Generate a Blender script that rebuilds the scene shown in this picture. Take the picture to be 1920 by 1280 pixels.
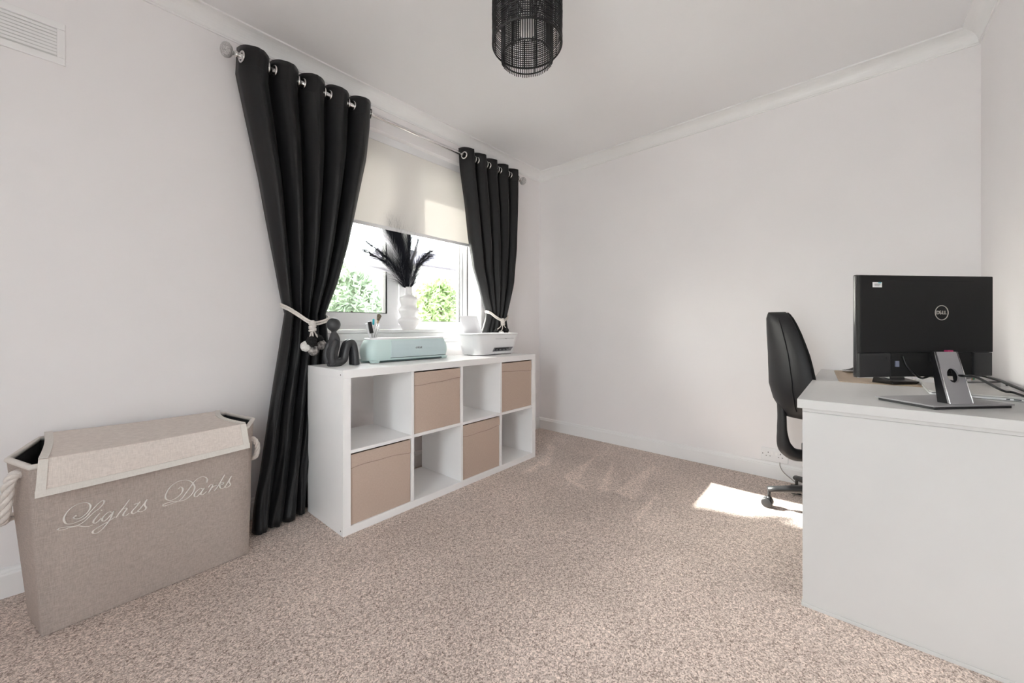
import bpy, bmesh, math, random
from mathutils import Vector, Matrix, noise

random.seed(7)
S = bpy.context.scene
C = S.collection
for o in list(bpy.data.objects):
    bpy.data.objects.remove(o)
PI = math.pi

# ------------------------------------------------------------------ camera
F_PX, YAW, CY, CAM_H = 722.4, 0.7269, 614.55, 0.9666
cd = bpy.data.cameras.new('camera')
cam = bpy.data.objects.new('camera', cd)
C.objects.link(cam)
cam.location = (0, 0, CAM_H)
cam.rotation_euler = (PI / 2, 0, -(PI / 2 - YAW) + 0.0)
cd.sensor_fit = 'HORIZONTAL'
cd.sensor_width = 36
cd.lens = F_PX / 1920 * 36
cd.shift_y = -(640 - CY) / 1920
cd.clip_start = 0.02
S.camera = cam

# ------------------------------------------------------------------ sky, sun, exposure
SKY_STRENGTH, SUN_STRENGTH, EXPOSURE = 10.5, 34.0, -0.23
SUN_DIR = Vector((0.40, -1.38, -1.0))
w = bpy.data.worlds.new('sky')
S.world = w
w.use_nodes = True
nt = w.node_tree
nt.nodes.clear()
bg = nt.nodes.new('ShaderNodeBackground')
ow = nt.nodes.new('ShaderNodeOutputWorld')
tc = nt.nodes.new('ShaderNodeTexCoord')
sp = nt.nodes.new('ShaderNodeSeparateXYZ')
rp = nt.nodes.new('ShaderNodeValToRGB')
rp.color_ramp.elements[0].position = 0.0
rp.color_ramp.elements[0].color = (0.985, 0.985, 1.0, 1)
rp.color_ramp.elements[1].position = 0.8
rp.color_ramp.elements[1].color = (0.91, 0.95, 1.0, 1)
nt.links.new(tc.outputs['Generated'], sp.inputs[0])
nt.links.new(sp.outputs['Z'], rp.inputs[0])
nt.links.new(rp.outputs[0], bg.inputs[0])
bg.inputs[1].default_value = SKY_STRENGTH
# hazy glow of the sky around the sun (no disc; the sun lamp is the disc)
sky = nt.nodes.new('ShaderNodeTexSky')
sky.sky_type = 'NISHITA'
sky.sun_disc = False
sky.sun_elevation = math.radians(34.8)
sky.sun_rotation = math.radians(-16.2)
sky.dust_density = 4.0
hs_ = nt.nodes.new('ShaderNodeHueSaturation')
hs_.inputs['Saturation'].default_value = 0.45
bg2 = nt.nodes.new('ShaderNodeBackground')
bg2.inputs[1].default_value = 1.8
addw = nt.nodes.new('ShaderNodeAddShader')
nt.links.new(sky.outputs[0], hs_.inputs['Color'])
nt.links.new(hs_.outputs[0], bg2.inputs[0])
nt.links.new(bg.outputs[0], addw.inputs[0])
nt.links.new(bg2.outputs[0], addw.inputs[1])
nt.links.new(addw.outputs[0], ow.inputs[0])

sl = bpy.data.lights.new('sun', 'SUN')
sun = bpy.data.objects.new('sun', sl)
C.objects.link(sun)
sl.energy = SUN_STRENGTH
sl.angle = 0.012
sl.color = (1.0, 0.965, 0.92)
sun.rotation_euler = SUN_DIR.to_track_quat('-Z', 'Y').to_euler()

S.view_settings.view_transform = 'Standard'
S.view_settings.look = 'None'
S.view_settings.gamma = 1.0
S.view_settings.exposure = EXPOSURE
S.view_settings.use_curve_mapping = False
try:
    S.cycles.max_bounces = 14
    S.cycles.diffuse_bounces = 10
    S.cycles.transparent_max_bounces = 16
except Exception:
    pass

# room shell numbers (metres)
XF, YW, YR, XB = 2.972, 2.287, -0.468, -1.15     # far wall, window wall, right wall, rear wall
ZC = 2.452                                        # ceiling
WX0, WX1, WZ0, WZ1 = 0.84, 2.19, 0.945, 2.24      # window opening
YO = 2.60                                         # outer face of window wall
RX0, RX1, RZ0, RZ1 = -0.90, -0.50, 0.06, 2.15     # glazed door added for fill light in the right wall, unseen behind the camera


def portal(name, loc, rot, sx, sy):
    l = bpy.data.lights.new(name, 'AREA')
    l.shape = 'RECTANGLE'
    l.size, l.size_y = sx, sy
    o = bpy.data.objects.new(name, l)
    C.objects.link(o)
    o.location = loc
    o.rotation_euler = rot
    l.cycles.is_portal = True
    return o


portal('window_sky_portal', ((WX0 + WX1) / 2, YO + 0.02, (WZ0 + WZ1) / 2), (-PI / 2, 0, 0), WX1 - WX0, WZ1 - WZ0)
RY0, RY1 = -0.04, 0.74                            # unseen glazed door added to the rear wall for fill light
portal('rear_fill_door_portal', (XB - 0.27, (RY0 + RY1) / 2, (RZ0 + RZ1) / 2), (0, -PI / 2, 0), RZ1 - RZ0, RY1 - RY0)
portal('side_fill_door_portal', ((RX0 + RX1) / 2, YR - 0.22, (RZ0 + RZ1) / 2), (PI / 2, 0, 0), RX1 - RX0, RZ1 - RZ0)


# ------------------------------------------------------------------ materials
def mat(name, col, rough=0.6, metal=0.0, spec=0.5, noise_amt=0.0, noise_scale=8.0, bump=0.0, bump_scale=200.0,
        coat=0.0, sheen=0.0, emit=None):
    m = bpy.data.materials.new(name)
    m.use_nodes = True
    t = m.node_tree
    b = t.nodes['Principled BSDF']
    b.inputs['Base Color'].default_value = (*col, 1)
    b.inputs['Roughness'].default_value = rough
    b.inputs['Metallic'].default_value = metal
    b.inputs['Specular IOR Level'].default_value = spec
    if coat:
        b.inputs['Coat Weight'].default_value = coat
        b.inputs['Coat Roughness'].default_value = 0.1
    if sheen:
        b.inputs['Sheen Weight'].default_value = sheen
        b.inputs['Sheen Roughness'].default_value = 0.4
    tcn = t.nodes.new('ShaderNodeTexCoord')
    if noise_amt >= 0:
        n = t.nodes.new('ShaderNodeTexNoise')
        n.inputs['Scale'].default_value = noise_scale
        n.inputs['Detail'].default_value = 4
        t.links.new(tcn.outputs['Object'], n.inputs['Vector'])
        r = t.nodes.new('ShaderNodeValToRGB')
        a = max(noise_amt, 0.01)
        r.color_ramp.elements[0].position = 0.3
        r.color_ramp.elements[1].position = 0.7
        r.color_ramp.elements[0].color = (*[max(0, c * (1 - a)) for c in col], 1)
        r.color_ramp.elements[1].color = (*[min(1, c * (1 + a)) for c in col], 1)
        t.links.new(n.outputs['Fac'], r.inputs[0])
        t.links.new(r.outputs[0], b.inputs['Base Color'])
    if bump:
        n2 = t.nodes.new('ShaderNodeTexNoise')
        n2.inputs['Scale'].default_value = bump_scale
        n2.inputs['Detail'].default_value = 3
        t.links.new(tcn.outputs['Object'], n2.inputs['Vector'])
        bp = t.nodes.new('ShaderNodeBump')
        bp.inputs['Strength'].default_value = bump
        bp.inputs['Distance'].default_value = 0.002
        t.links.new(n2.outputs['Fac'], bp.inputs['Height'])
        t.links.new(bp.outputs[0], b.inputs['Normal'])
    return m


def weave(name, col, col2, scale=900.0, rough=0.85, bump=0.3, slub=0.12):
    """woven cloth: crossed thread waves broken up by noise"""
    m = mat(name, col, rough, noise_amt=-1, spec=0.2)
    t = m.node_tree
    b = t.nodes['Principled BSDF']
    tcn = t.nodes.new('ShaderNodeTexCoord')
    facs = []
    for sc in ((0.15, 0.15, 1.0), (1.0, 1.0, 0.12)):
        mp = t.nodes.new('ShaderNodeMapping')
        mp.inputs['Scale'].default_value = sc
        n = t.nodes.new('ShaderNodeTexNoise')
        n.inputs['Scale'].default_value = scale
        n.inputs['Detail'].default_value = 2
        t.links.new(tcn.outputs['Object'], mp.inputs[0])
        t.links.new(mp.outputs[0], n.inputs['Vector'])
        facs.append(n)
    ad = t.nodes.new('ShaderNodeMath')
    ad.operation = 'ADD'
    t.links.new(facs[0].outputs['Fac'], ad.inputs[0])
    t.links.new(facs[1].outputs['Fac'], ad.inputs[1])
    r = t.nodes.new('ShaderNodeValToRGB')
    r.color_ramp.elements[0].position = 0.35
    r.color_ramp.elements[1].position = 0.65
    hv = t.nodes.new('ShaderNodeMath')
    hv.operation = 'MULTIPLY'
    hv.inputs[1].default_value = 0.5
    t.links.new(ad.outputs[0], hv.inputs[0])
    t.links.new(hv.outputs[0], r.inputs[0])
    r.color_ramp.elements[0].color = (*col2, 1)
    r.color_ramp.elements[1].color = (*col, 1)
    t.links.new(r.outputs[0], b.inputs['Base Color'])
    bp = t.nodes.new('ShaderNodeBump')
    bp.inputs['Strength'].default_value = bump
    bp.inputs['Distance'].default_value = 0.001
    t.links.new(ad.outputs[0], bp.inputs['Height'])
    t.links.new(bp.outputs[0], b.inputs['Normal'])
    return m


M = {}
M['wall'] = mat('white_wall_paint', (0.885, 0.864, 0.868), 0.75, noise_amt=0.01, noise_scale=3, bump=0.05, bump_scale=350, spec=0.3)
M['ceiling'] = mat('white_ceiling_paint', (0.878, 0.874, 0.882), 0.6, noise_amt=0.01, noise_scale=2, bump=0.05, bump_scale=300, spec=0.3)
M['trim'] = mat('white_gloss_trim', (0.89, 0.885, 0.882), 0.35, noise_amt=0.01)
M['upvc'] = mat('white_upvc', (0.92, 0.92, 0.93), 0.25, noise_amt=0.01)
M['gasket'] = mat('black_rubber_gasket', (0.02, 0.02, 0.022), 0.5)
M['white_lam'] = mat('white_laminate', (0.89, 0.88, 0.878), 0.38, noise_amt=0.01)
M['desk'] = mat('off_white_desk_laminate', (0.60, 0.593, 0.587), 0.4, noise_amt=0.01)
M['linen_light'] = weave('pale_taupe_linen', (0.80, 0.725, 0.675), (0.66, 0.59, 0.545), 420, bump=0.35)
M['hole'] = mat('dark_screw_hole', (0.12, 0.11, 0.10), 0.6)
M['curtain'] = mat('black_satin_cloth', (0.0088, 0.0085, 0.0095), 0.5, noise_amt=0.12, noise_scale=30, bump=0.1, bump_scale=900, sheen=0.04, spec=0.35)
M['chrome'] = mat('chrome', (0.78, 0.77, 0.76), 0.12, metal=1.0, noise_amt=0.02)
M['crackle'] = mat('crackled_silver_glass', (0.55, 0.54, 0.54), 0.3, metal=0.6, noise_amt=0.35, noise_scale=180, bump=0.9, bump_scale=260)
M['rope'] = mat('cream_cotton_rope', (0.76, 0.71, 0.67), 0.9, noise_amt=0.08, noise_scale=120, bump=0.6, bump_scale=400)
M['fur_white'] = mat('white_fur', (0.82, 0.80, 0.77), 0.95, noise_amt=0.1, noise_scale=150, bump=1.0, bump_scale=300, sheen=0.3)
M['fur_black'] = mat('black_fur', (0.018, 0.017, 0.017), 0.95, noise_amt=0.6, noise_scale=90, bump=1.0, bump_scale=300)
M['fur_grey'] = mat('grey_mottled_fur', (0.30, 0.28, 0.27), 0.95, noise_amt=0.85, noise_scale=60, bump=1.0, bump_scale=300)
M['box'] = weave('beige_canvas', (0.56, 0.44, 0.365), (0.50, 0.39, 0.325), 500, bump=0.15)
M['box_seam'] = mat('beige_canvas_seam', (0.30, 0.225, 0.185), 0.9)
M['linen'] = weave('taupe_linen', (0.52, 0.45, 0.41), (0.39, 0.335, 0.30), 420, bump=0.35)
M['piping'] = weave('ivory_tape', (0.78, 0.745, 0.70), (0.70, 0.665, 0.62), 600, bump=0.2)
M['lining'] = mat('charcoal_lining', (0.045, 0.045, 0.048), 0.8, noise_amt=0.15, noise_scale=60)
M['thread'] = mat('ivory_embroidery', (0.86, 0.83, 0.79), 0.7, noise_amt=0.05, noise_scale=300, bump=0.4, bump_scale=800)
M['ceramic_dark'] = mat('charcoal_ceramic', (0.040, 0.040, 0.043), 0.42, noise_amt=0.1, noise_scale=50, bump=0.12, bump_scale=120)
M['ceramic_white'] = mat('white_ceramic', (0.92, 0.90, 0.895), 0.3, noise_amt=0.01)
M['mint'] = mat('mint_plastic', (0.62, 0.765, 0.745), 0.4, noise_amt=0.01)
M['mint_panel'] = mat('mint_front_panel', (0.60, 0.715, 0.735), 0.38, noise_amt=0.01)
M['mint_dark'] = mat('dark_teal_gap', (0.07, 0.12, 0.12), 0.6)
M['plastic_white'] = mat('white_plastic', (0.84, 0.84, 0.85), 0.3, noise_amt=0.01)
M['plastic_black'] = mat('black_plastic', (0.012, 0.012, 0.013), 0.4, noise_amt=0.05)
M['plastic_grey'] = mat('grey_plastic', (0.16, 0.16, 0.17), 0.45, noise_amt=0.05)
M['paper'] = mat('white_paper', (0.84, 0.84, 0.87), 0.8, noise_amt=0.01)
M['teal'] = mat('teal_plastic', (0.02, 0.42, 0.52), 0.35)
M['steel'] = mat('brushed_steel', (0.55, 0.55, 0.56), 0.3, metal=1.0)
M['bristle'] = mat('brown_bristle', (0.16, 0.13, 0.09), 0.9, noise_amt=0.4, noise_scale=200, bump=0.8, bump_scale=500)
M['wood_light'] = mat('pale_wood_handle', (0.55, 0.42, 0.28), 0.6, noise_amt=0.1)
M['plume_black'] = mat('black_feather', (0.012, 0.013, 0.02), 0.9, noise_amt=0.2)
M['plume_white'] = mat('white_feather', (0.80, 0.79, 0.82), 0.9, noise_amt=0.03)
M['lamp_black'] = mat('black_rattan', (0.010, 0.010, 0.011), 0.5, noise_amt=0.2, noise_scale=60)
M['bulb'] = mat('opal_bulb_glass', (0.85, 0.84, 0.82), 0.3)
M['mon_back'] = mat('black_monitor_plastic', (0.0075, 0.0075, 0.008), 0.55, spec=0.3, noise_amt=0.05, noise_scale=400, bump=0.08, bump_scale=900)
M['mon_low'] = mat('black_monitor_lower', (0.016, 0.016, 0.0175), 0.32, noise_amt=0.03)
M['mon_edge'] = mat('glossy_black_edge', (0.010, 0.010, 0.011), 0.08, spec=0.8, coat=0.6)
M['mon_cavity'] = mat('matt_black_cavity', (0.006, 0.006, 0.006), 0.8)
M['mon_silver'] = mat('silver_grey_stand', (0.36, 0.355, 0.37), 0.42, metal=0.3, noise_amt=0.02)
M['mon_silver_edge'] = mat('polished_stand_edge', (0.70, 0.69, 0.70), 0.25, metal=0.8)
M['logo'] = mat('pale_metal_logo', (0.50, 0.47, 0.43), 0.35, metal=0.3)
M['port_blue'] = mat('blue_grey_connector', (0.20, 0.22, 0.30), 0.5)
M['vent_back'] = mat('grey_duct', (0.68, 0.68, 0.67), 0.8)
M['magenta'] = mat('magenta_tab', (0.45, 0.03, 0.13), 0.4)
M['leather'] = mat('black_leather', (0.011, 0.011, 0.0125), 0.5, noise_amt=0.1, noise_scale=25, bump=0.15, bump_scale=220, spec=0.35)
M['chair_fabric'] = mat('black_chair_fabric', (0.006, 0.006, 0.006), 0.95, noise_amt=0.2, noise_scale=90)
M['chair_plastic'] = mat('black_chair_plastic', (0.018, 0.018, 0.019), 0.45, noise_amt=0.05, bump=0.1, bump_scale=400)
M['mat'] = mat('tan_desk_mat', (0.47, 0.37, 0.27), 0.6, noise_amt=0.04, noise_scale=20, bump=0.1, bump_scale=600)
M['laptop'] = mat('silver_laptop', (0.62, 0.61, 0.59), 0.35, metal=0.45)
M['laptop_edge'] = mat('pale_laptop_edge', (0.78, 0.79, 0.80), 0.3, metal=0.2)
M['cable'] = mat('black_cable', (0.008, 0.008, 0.009), 0.4)
M['cable_grey'] = mat('grey_cable', (0.42, 0.39, 0.37), 0.5)
M['grey_cover'] = mat('speckled_grey_cover', (0.42, 0.43, 0.43), 0.6, noise_amt=0.6, noise_scale=120)
M['orange'] = mat('orange_print', (0.80, 0.25, 0.03), 0.5)
M['green_p'] = mat('green_print', (0.10, 0.38, 0.18), 0.5)
M['hedge'] = mat('pale_green_leaves', (0.30, 0.37, 0.20), 0.7, noise_amt=0.3, noise_scale=2.5)
M['hedge2'] = mat('grey_green_leaves', (0.30, 0.355, 0.27), 0.7, noise_amt=0.3, noise_scale=2.0)
M['bark'] = mat('bark', (0.16, 0.12, 0.09), 0.9, noise_amt=0.3)
M['lawn'] = mat('pale_gravel_paving', (0.46, 0.45, 0.43), 0.9, noise_amt=0.3, noise_scale=3)
M['render_wall'] = mat('pale_render', (0.62, 0.60, 0.57), 0.9, noise_amt=0.06, noise_scale=6)
M['roof'] = mat('grey_roof_tile', (0.13, 0.12, 0.145), 0.8, noise_amt=0.15, noise_scale=6)

# roller blind cloth: diffuse + translucent
m = bpy.data.materials.new('cream_blind_cloth')
m.use_nodes = True
t = m.node_tree
t.nodes.clear()
out = t.nodes.new('ShaderNodeOutputMaterial')
mx = t.nodes.new('ShaderNodeMixShader')
d1 = t.nodes.new('ShaderNodeBsdfDiffuse')
d2 = t.nodes.new('ShaderNodeBsdfTranslucent')
ns = t.nodes.new('ShaderNodeTexNoise')
ns.inputs['Scale'].default_value = 300
rr = t.nodes.new('ShaderNodeValToRGB')
rr.color_ramp.elements[0].color = (0.82, 0.80, 0.775, 1)
rr.color_ramp.elements[1].color = (0.87, 0.85, 0.825, 1)
tcx = t.nodes.new('ShaderNodeTexCoord')
t.links.new(tcx.outputs['Object'], ns.inputs['Vector'])
t.links.new(ns.outputs['Fac'], rr.inputs[0])
t.links.new(rr.outputs[0], d1.inputs[0])
t.links.new(rr.outputs[0], d2.inputs[0])
mx.inputs[0].default_value = 0.19
t.links.new(d1.outputs[0], mx.inputs[1])
t.links.new(d2.outputs[0], mx.inputs[2])
t.links.new(mx.outputs[0], out.inputs[0])
M['blind'] = m

# clear window glass
m = bpy.data.materials.new('window_glass')
m.use_nodes = True
t = m.node_tree
t.nodes.clear()
out = t.nodes.new('ShaderNodeOutputMaterial')
mx = t.nodes.new('ShaderNodeMixShader')
tr = t.nodes.new('ShaderNodeBsdfTransparent')
gl = t.nodes.new('ShaderNodeBsdfGlossy')
gl.inputs['Roughness'].default_value = 0.0
fr = t.nodes.new('ShaderNodeFresnel')
fr.inputs[0].default_value = 1.45
tr.inputs[0].default_value = (0.96, 0.98, 0.97, 1)
t.links.new(fr.outputs[0], mx.inputs[0])
t.links.new(tr.outputs[0], mx.inputs[1])
t.links.new(gl.outputs[0], mx.inputs[2])
t.links.new(mx.outputs[0], out.inputs[0])
M['glass'] = m

# feathers and leaves let light through
for key_, mix_, col_ in (('plume_white', 0.6, (0.88, 0.87, 0.9, 1)), ('hedge', 0.5, (0.55, 0.66, 0.36, 1)), ('hedge2', 0.5, (0.52, 0.60, 0.46, 1))):
  m = M[key_]
  t = m.node_tree
  out = [n for n in t.nodes if n.type == 'OUTPUT_MATERIAL'][0]
  mx = t.nodes.new('ShaderNodeMixShader')
  mx.inputs[0].default_value = mix_
  d2 = t.nodes.new('ShaderNodeBsdfTranslucent')
  d2.inputs[0].default_value = col_
  t.links.new(t.nodes['Principled BSDF'].outputs[0], mx.inputs[1])
  t.links.new(d2.outputs[0], mx.inputs[2])
  t.links.new(mx.outputs[0], out.inputs[0])

# carpet: fine two-tone pile, large soft variation, vacuum strokes from a mesh attribute
m = bpy.data.materials.new('beige_pile_carpet')
m.use_nodes = True
t = m.node_tree
b = t.nodes['Principled BSDF']
b.inputs['Roughness'].default_value = 0.95
b.inputs['Specular IOR Level'].default_value = 0.15
b.inputs['Sheen Weight'].default_value = 0.25
tcx = t.nodes.new('ShaderNodeTexCoord')
n1 = t.nodes.new('ShaderNodeTexNoise')
n1.inputs['Scale'].default_value = 70
n1.inputs['Detail'].default_value = 4
n1.inputs['Roughness'].default_value = 0.7
r1 = t.nodes.new('ShaderNodeValToRGB')
r1.color_ramp.elements[0].position = 0.24
r1.color_ramp.elements[1].position = 0.74
r1.color_ramp.elements[0].color = (0.22, 0.15, 0.115, 1)
r1.color_ramp.elements[1].color = (1.0, 0.85, 0.765, 1)
n2 = t.nodes.new('ShaderNodeTexNoise')
n2.inputs['Scale'].default_value = 2.2
n2.inputs['Detail'].default_value = 5
r2 = t.nodes.new('ShaderNodeMapRange')
r2.inputs['From Min'].default_value = 0.3
r2.inputs['From Max'].default_value = 0.7
r2.inputs['To Min'].default_value = 0.84
r2.inputs['To Max'].default_value = 1.06
at = t.nodes.new('ShaderNodeAttribute')
at.attribute_name = 'brushed'
mul = t.nodes.new('ShaderNodeMath')
mul.operation = 'MULTIPLY_ADD'
mul.inputs[1].default_value = 0.26
vm = t.nodes.new('ShaderNodeVectorMath')
vm.operation = 'SCALE'
for n in (n1, n2):
    t.links.new(tcx.outputs['Object'], n.inputs['Vector'])
vo = t.nodes.new('ShaderNodeTexVoronoi')          # single tufts, each its own tone
vo.inputs['Scale'].default_value = 290
t.links.new(tcx.outputs['Object'], vo.inputs['Vector'])
sv = t.nodes.new('ShaderNodeSeparateColor')
t.links.new(vo.outputs['Color'], sv.inputs[0])
mt_ = t.nodes.new('ShaderNodeMath')
mt_.operation = 'MULTIPLY_ADD'
mt_.inputs[1].default_value = 0.42
t.links.new(sv.outputs[0], mt_.inputs[0])
n1h = t.nodes.new('ShaderNodeMath')
n1h.operation = 'MULTIPLY'
n1h.inputs[1].default_value = 0.58
t.links.new(n1.outputs['Fac'], n1h.inputs[0])
t.links.new(n1h.outputs[0], mt_.inputs[2])
t.links.new(mt_.outputs[0], r1.inputs[0])
t.links.new(n2.outputs['Fac'], r2.inputs['Value'])
t.links.new(at.outputs['Fac'], mul.inputs[0])
t.links.new(r2.outputs[0], mul.inputs[2])
t.links.new(r1.outputs[0], vm.inputs[0])
t.links.new(mul.outputs[0], vm.inputs['Scale'])
t.links.new(vm.outputs[0], b.inputs['Base Color'])
bp = t.nodes.new('ShaderNodeBump')
bp.inputs['Strength'].default_value = 0.6
bp.inputs['Distance'].default_value = 0.005
t.links.new(mt_.outputs[0], bp.inputs['Height'])
t.links.new(bp.outputs[0], b.inputs['Normal'])
M['carpet'] = m

# ------------------------------------------------------------------ mesh helpers
XF_M = {}


def tag(o, label=None, cat=None, group=None, kind=None):
    if label: o['label'] = label
    if cat: o['category'] = cat
    if group: o['group'] = group
    if kind: o['kind'] = kind
    return o


def thing(name, label, cat, loc=(0, 0, 0), rotz=0.0, group=None):
    o = bpy.data.objects.new(name, None)
    o.empty_display_size = 0.05
    C.objects.link(o)
    o.location = loc
    o.rotation_euler = (0, 0, rotz)
    XF_M[o.name] = Matrix.Translation(loc) @ Matrix.Rotation(rotz, 4, 'Z')
    return tag(o, label, cat, group)


def obj(name, bm, material, parent=None, smooth=False, world=False, bevel=0.0, label=None):
    """link a bmesh as one object; world=True means the vertices are in world space"""
    root = parent
    while root is not None and root.parent is not None:
        root = root.parent
    if world and root is not None:
        bm.transform(XF_M[root.name].inverted())
    me = bpy.data.meshes.new(name)
    bmesh.ops.recalc_face_normals(bm, faces=bm.faces[:])
    bm.to_mesh(me)
    bm.free()
    o = bpy.data.objects.new(name, me)
    C.objects.link(o)
    me.materials.append(M[material] if isinstance(material, str) else material)
    if smooth:
        for p in me.polygons:
            p.use_smooth = True
    if parent is not None:
        o.parent = parent
    elif root is None and not world:
        pass
    if bevel:
        md = o.modifiers.new('bevel', 'BEVEL')
        md.width = bevel
        md.segments = 2
        md.limit_method = 'ANGLE'
        md.angle_limit = 0.6
    if label:
        o['label'] = label
    return o


def single(name, bm, material, label, cat, origin, smooth=False, bevel=0.0, group=None):
    """a thing that is one mesh: vertices in world space, origin moved to its base"""
    bm.transform(Matrix.Translation(-Vector(origin)))
    o = obj(name, bm, material, smooth=smooth, bevel=bevel)
    o.location = origin
    return tag(o, label, cat, group)


def struct(name, bm, material, parent=None, bevel=0.0, smooth=False):
    o = obj(name, bm, material, parent, bevel=bevel, smooth=smooth)
    if parent is None:
        o['kind'] = 'structure'
    XF_M[o.name] = Matrix.Identity(4)
    return o


def box(x0, x1, y0, y1, z0, z1, bm=None):
    bm = bm or bmesh.new()
    vs = [bm.verts.new(p) for p in ((x0, y0, z0), (x1, y0, z0), (x1, y1, z0), (x0, y1, z0),
                                    (x0, y0, z1), (x1, y0, z1), (x1, y1, z1), (x0, y1, z1))]
    for f in ((0, 3, 2, 1), (4, 5, 6, 7), (0, 1, 5, 4), (1, 2, 6, 5), (2, 3, 7, 6), (3, 0, 4, 7)):
        bm.faces.new([vs[i] for i in f])
    return bm


def hexa(pts, bm=None):
    """8 points: bottom 4 (ccw) then top 4"""
    bm = bm or bmesh.new()
    vs = [bm.verts.new(p) for p in pts]
    for f in ((0, 3, 2, 1), (4, 5, 6, 7), (0, 1, 5, 4), (1, 2, 6, 5), (2, 3, 7, 6), (3, 0, 4, 7)):
        bm.faces.new([vs[i] for i in f])
    return bm


def loft(rings, bm=None, cap=True, closed=True):
    """rings: list of equal-length lists of points"""
    bm = bm or bmesh.new()
    rv = [[bm.verts.new(p) for p in r] for r in rings]
    n = len(rings[0])
    for a, b2 in zip(rv, rv[1:]):
        for i in range(n if closed else n - 1):
            j = (i + 1) % n
            bm.faces.new((a[i], a[j], b2[j], b2[i]))
    if cap and closed:
        bm.faces.new(rv[0][::-1])
        bm.faces.new(rv[-1])
    return bm


def tube(pts, rad, seg=8, bm=None, closed=False):
    pts = [Vector(p) for p in pts]
    n = len(pts)
    rads = rad if isinstance(rad, (list, tuple)) else [rad] * n
    bm = bm or bmesh.new()
    rings = []
    up = None
    for i, p in enumerate(pts):
        if closed:
            d = pts[(i + 1) % n] - pts[i - 1]
        else:
            d = pts[min(i + 1, n - 1)] - pts[max(i - 1, 0)]
        if d.length < 1e-9:
            d = Vector((0, 0, 1))
        d.normalize()
        if up is None:
            up = Vector((0, 0, 1)) if abs(d.z) < 0.9 else Vector((1, 0, 0))
        side = d.cross(up)
        if side.length < 1e-6:
            side = d.cross(Vector((0.3, 1, 0.2)))
        side.normalize()
        up = side.cross(d).normalized()
        rings.append([bm.verts.new(p + (side * math.cos(2 * PI * k / seg) + up * math.sin(2 * PI * k / seg)) * rads[i]) for k in range(seg)])
    for i in range(n if closed else n - 1):
        a, b2 = rings[i], rings[(i + 1) % n]
        for k in range(seg):
            bm.faces.new((a[k], a[(k + 1) % seg], b2[(k + 1) % seg], b2[k]))
    if not closed:
        bm.faces.new(rings[0][::-1])
        bm.faces.new(rings[-1])
    return bm


def lathe(profile, seg=32, center=(0, 0, 0), axis='Z', bm=None, cap=True):
    """profile: (radius, height) list"""
    bm = bm or bmesh.new()
    cx, cy, cz = center
    rings = []
    for r, h in profile:
        ring = []
        for k in range(seg):
            a = 2 * PI * k / seg
            if axis == 'Z':
                ring.append((cx + r * math.cos(a), cy + r * math.sin(a), cz + h))
            elif axis == 'X':
                ring.append((cx + h, cy + r * math.cos(a), cz + r * math.sin(a)))
            else:
                ring.append((cx + r * math.cos(a), cy + h, cz + r * math.sin(a)))
        rings.append(ring)
    return loft(rings, bm, cap)


def torus(center, R, r, normal=(0, 0, 1), seg=28, seg2=8, bm=None):
    nrm = Vector(normal).normalized()
    a = nrm.orthogonal().normalized()
    b2 = nrm.cross(a)
    c = Vector(center)
    pts = [c + (a * math.cos(2 * PI * k / seg) + b2 * math.sin(2 * PI * k / seg)) * R for k in range(seg)]
    return tube(pts, r, seg2, bm, closed=True)


def catmull(pts, sub=6, closed=False):
    pts = [Vector(p) for p in pts]
    n = len(pts)
    out = []
    for i in range(n if closed else n - 1):
        p0 = pts[i - 1] if (closed or i > 0) else pts[0] * 2 - pts[1]
        p1, p2 = pts[i], pts[(i + 1) % n]
        p3 = pts[(i + 2) % n] if (closed or i + 2 < n) else pts[-1] * 2 - pts[-2]
        for k in range(sub):
            u = k / sub
            out.append(0.5 * ((2 * p1) + (p2 - p0) * u + (2 * p0 - 5 * p1 + 4 * p2 - p3) * u * u + (3 * p1 - p0 - 3 * p2 + p3) * u ** 3))
    if not closed:
        out.append(pts[-1])
    return out


def interp(tab, x):
    """tab: (x, y) list with x descending or ascending"""
    tb = sorted(tab)
    if x <= tb[0][0]:
        return tb[0][1]
    for (a, fa), (b2, fb) in zip(tb, tb[1:]):
        if x <= b2:
            u = (x - a) / (b2 - a)
            return fa + (fb - fa) * u
    return tb[-1][1]


def rrect(hw, hd, r, seg=5, cx=0.0, cy=0.0):
    """rounded rectangle outline in xy"""
    pts = []
    r = min(r, hw, hd)
    for qx, qy, a0 in ((1, 1, 0), (-1, 1, PI / 2), (-1, -1, PI), (1, -1, 1.5 * PI)):
        for k in range(seg + 1):
            a = a0 + PI / 2 * k / seg
            pts.append((cx + qx * (hw - r) + r * math.cos(a), cy + qy * (hd - r) + r * math.sin(a)))
    return pts


def sphere(c, r, seg=16, rings=10, scale=(1, 1, 1), bm=None):
    bm = bm or bmesh.new()
    prof = []
    for i in range(1, rings):
        a = PI * i / rings
        prof.append((math.sin(a), -math.cos(a)))
    rs = []
    for pr, ph in prof:
        rs.append([(c[0] + r * scale[0] * pr * math.cos(2 * PI * k / seg), c[1] + r * scale[1] * pr * math.sin(2 * PI * k / seg), c[2] + r * scale[2] * ph) for k in range(seg)])
    loft(rs, bm)
    return bm


def ray(u, v):
    """photo pixel (1920x1280 frame) to a direction from the camera"""
    c, s = math.cos(YAW), math.sin(YAW)
    r, up = (u - 960) / F_PX, (CY - v) / F_PX
    return Vector((c + r * s, s - r * c, up))


def on_z(u, v, z):
    d = ray(u, v)
    return Vector((0, 0, CAM_H)) + d * ((z - CAM_H) / d.z)


def on_y(u, v, y):
    d = ray(u, v)
    return Vector((0, 0, CAM_H)) + d * (y / d.y)


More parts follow.
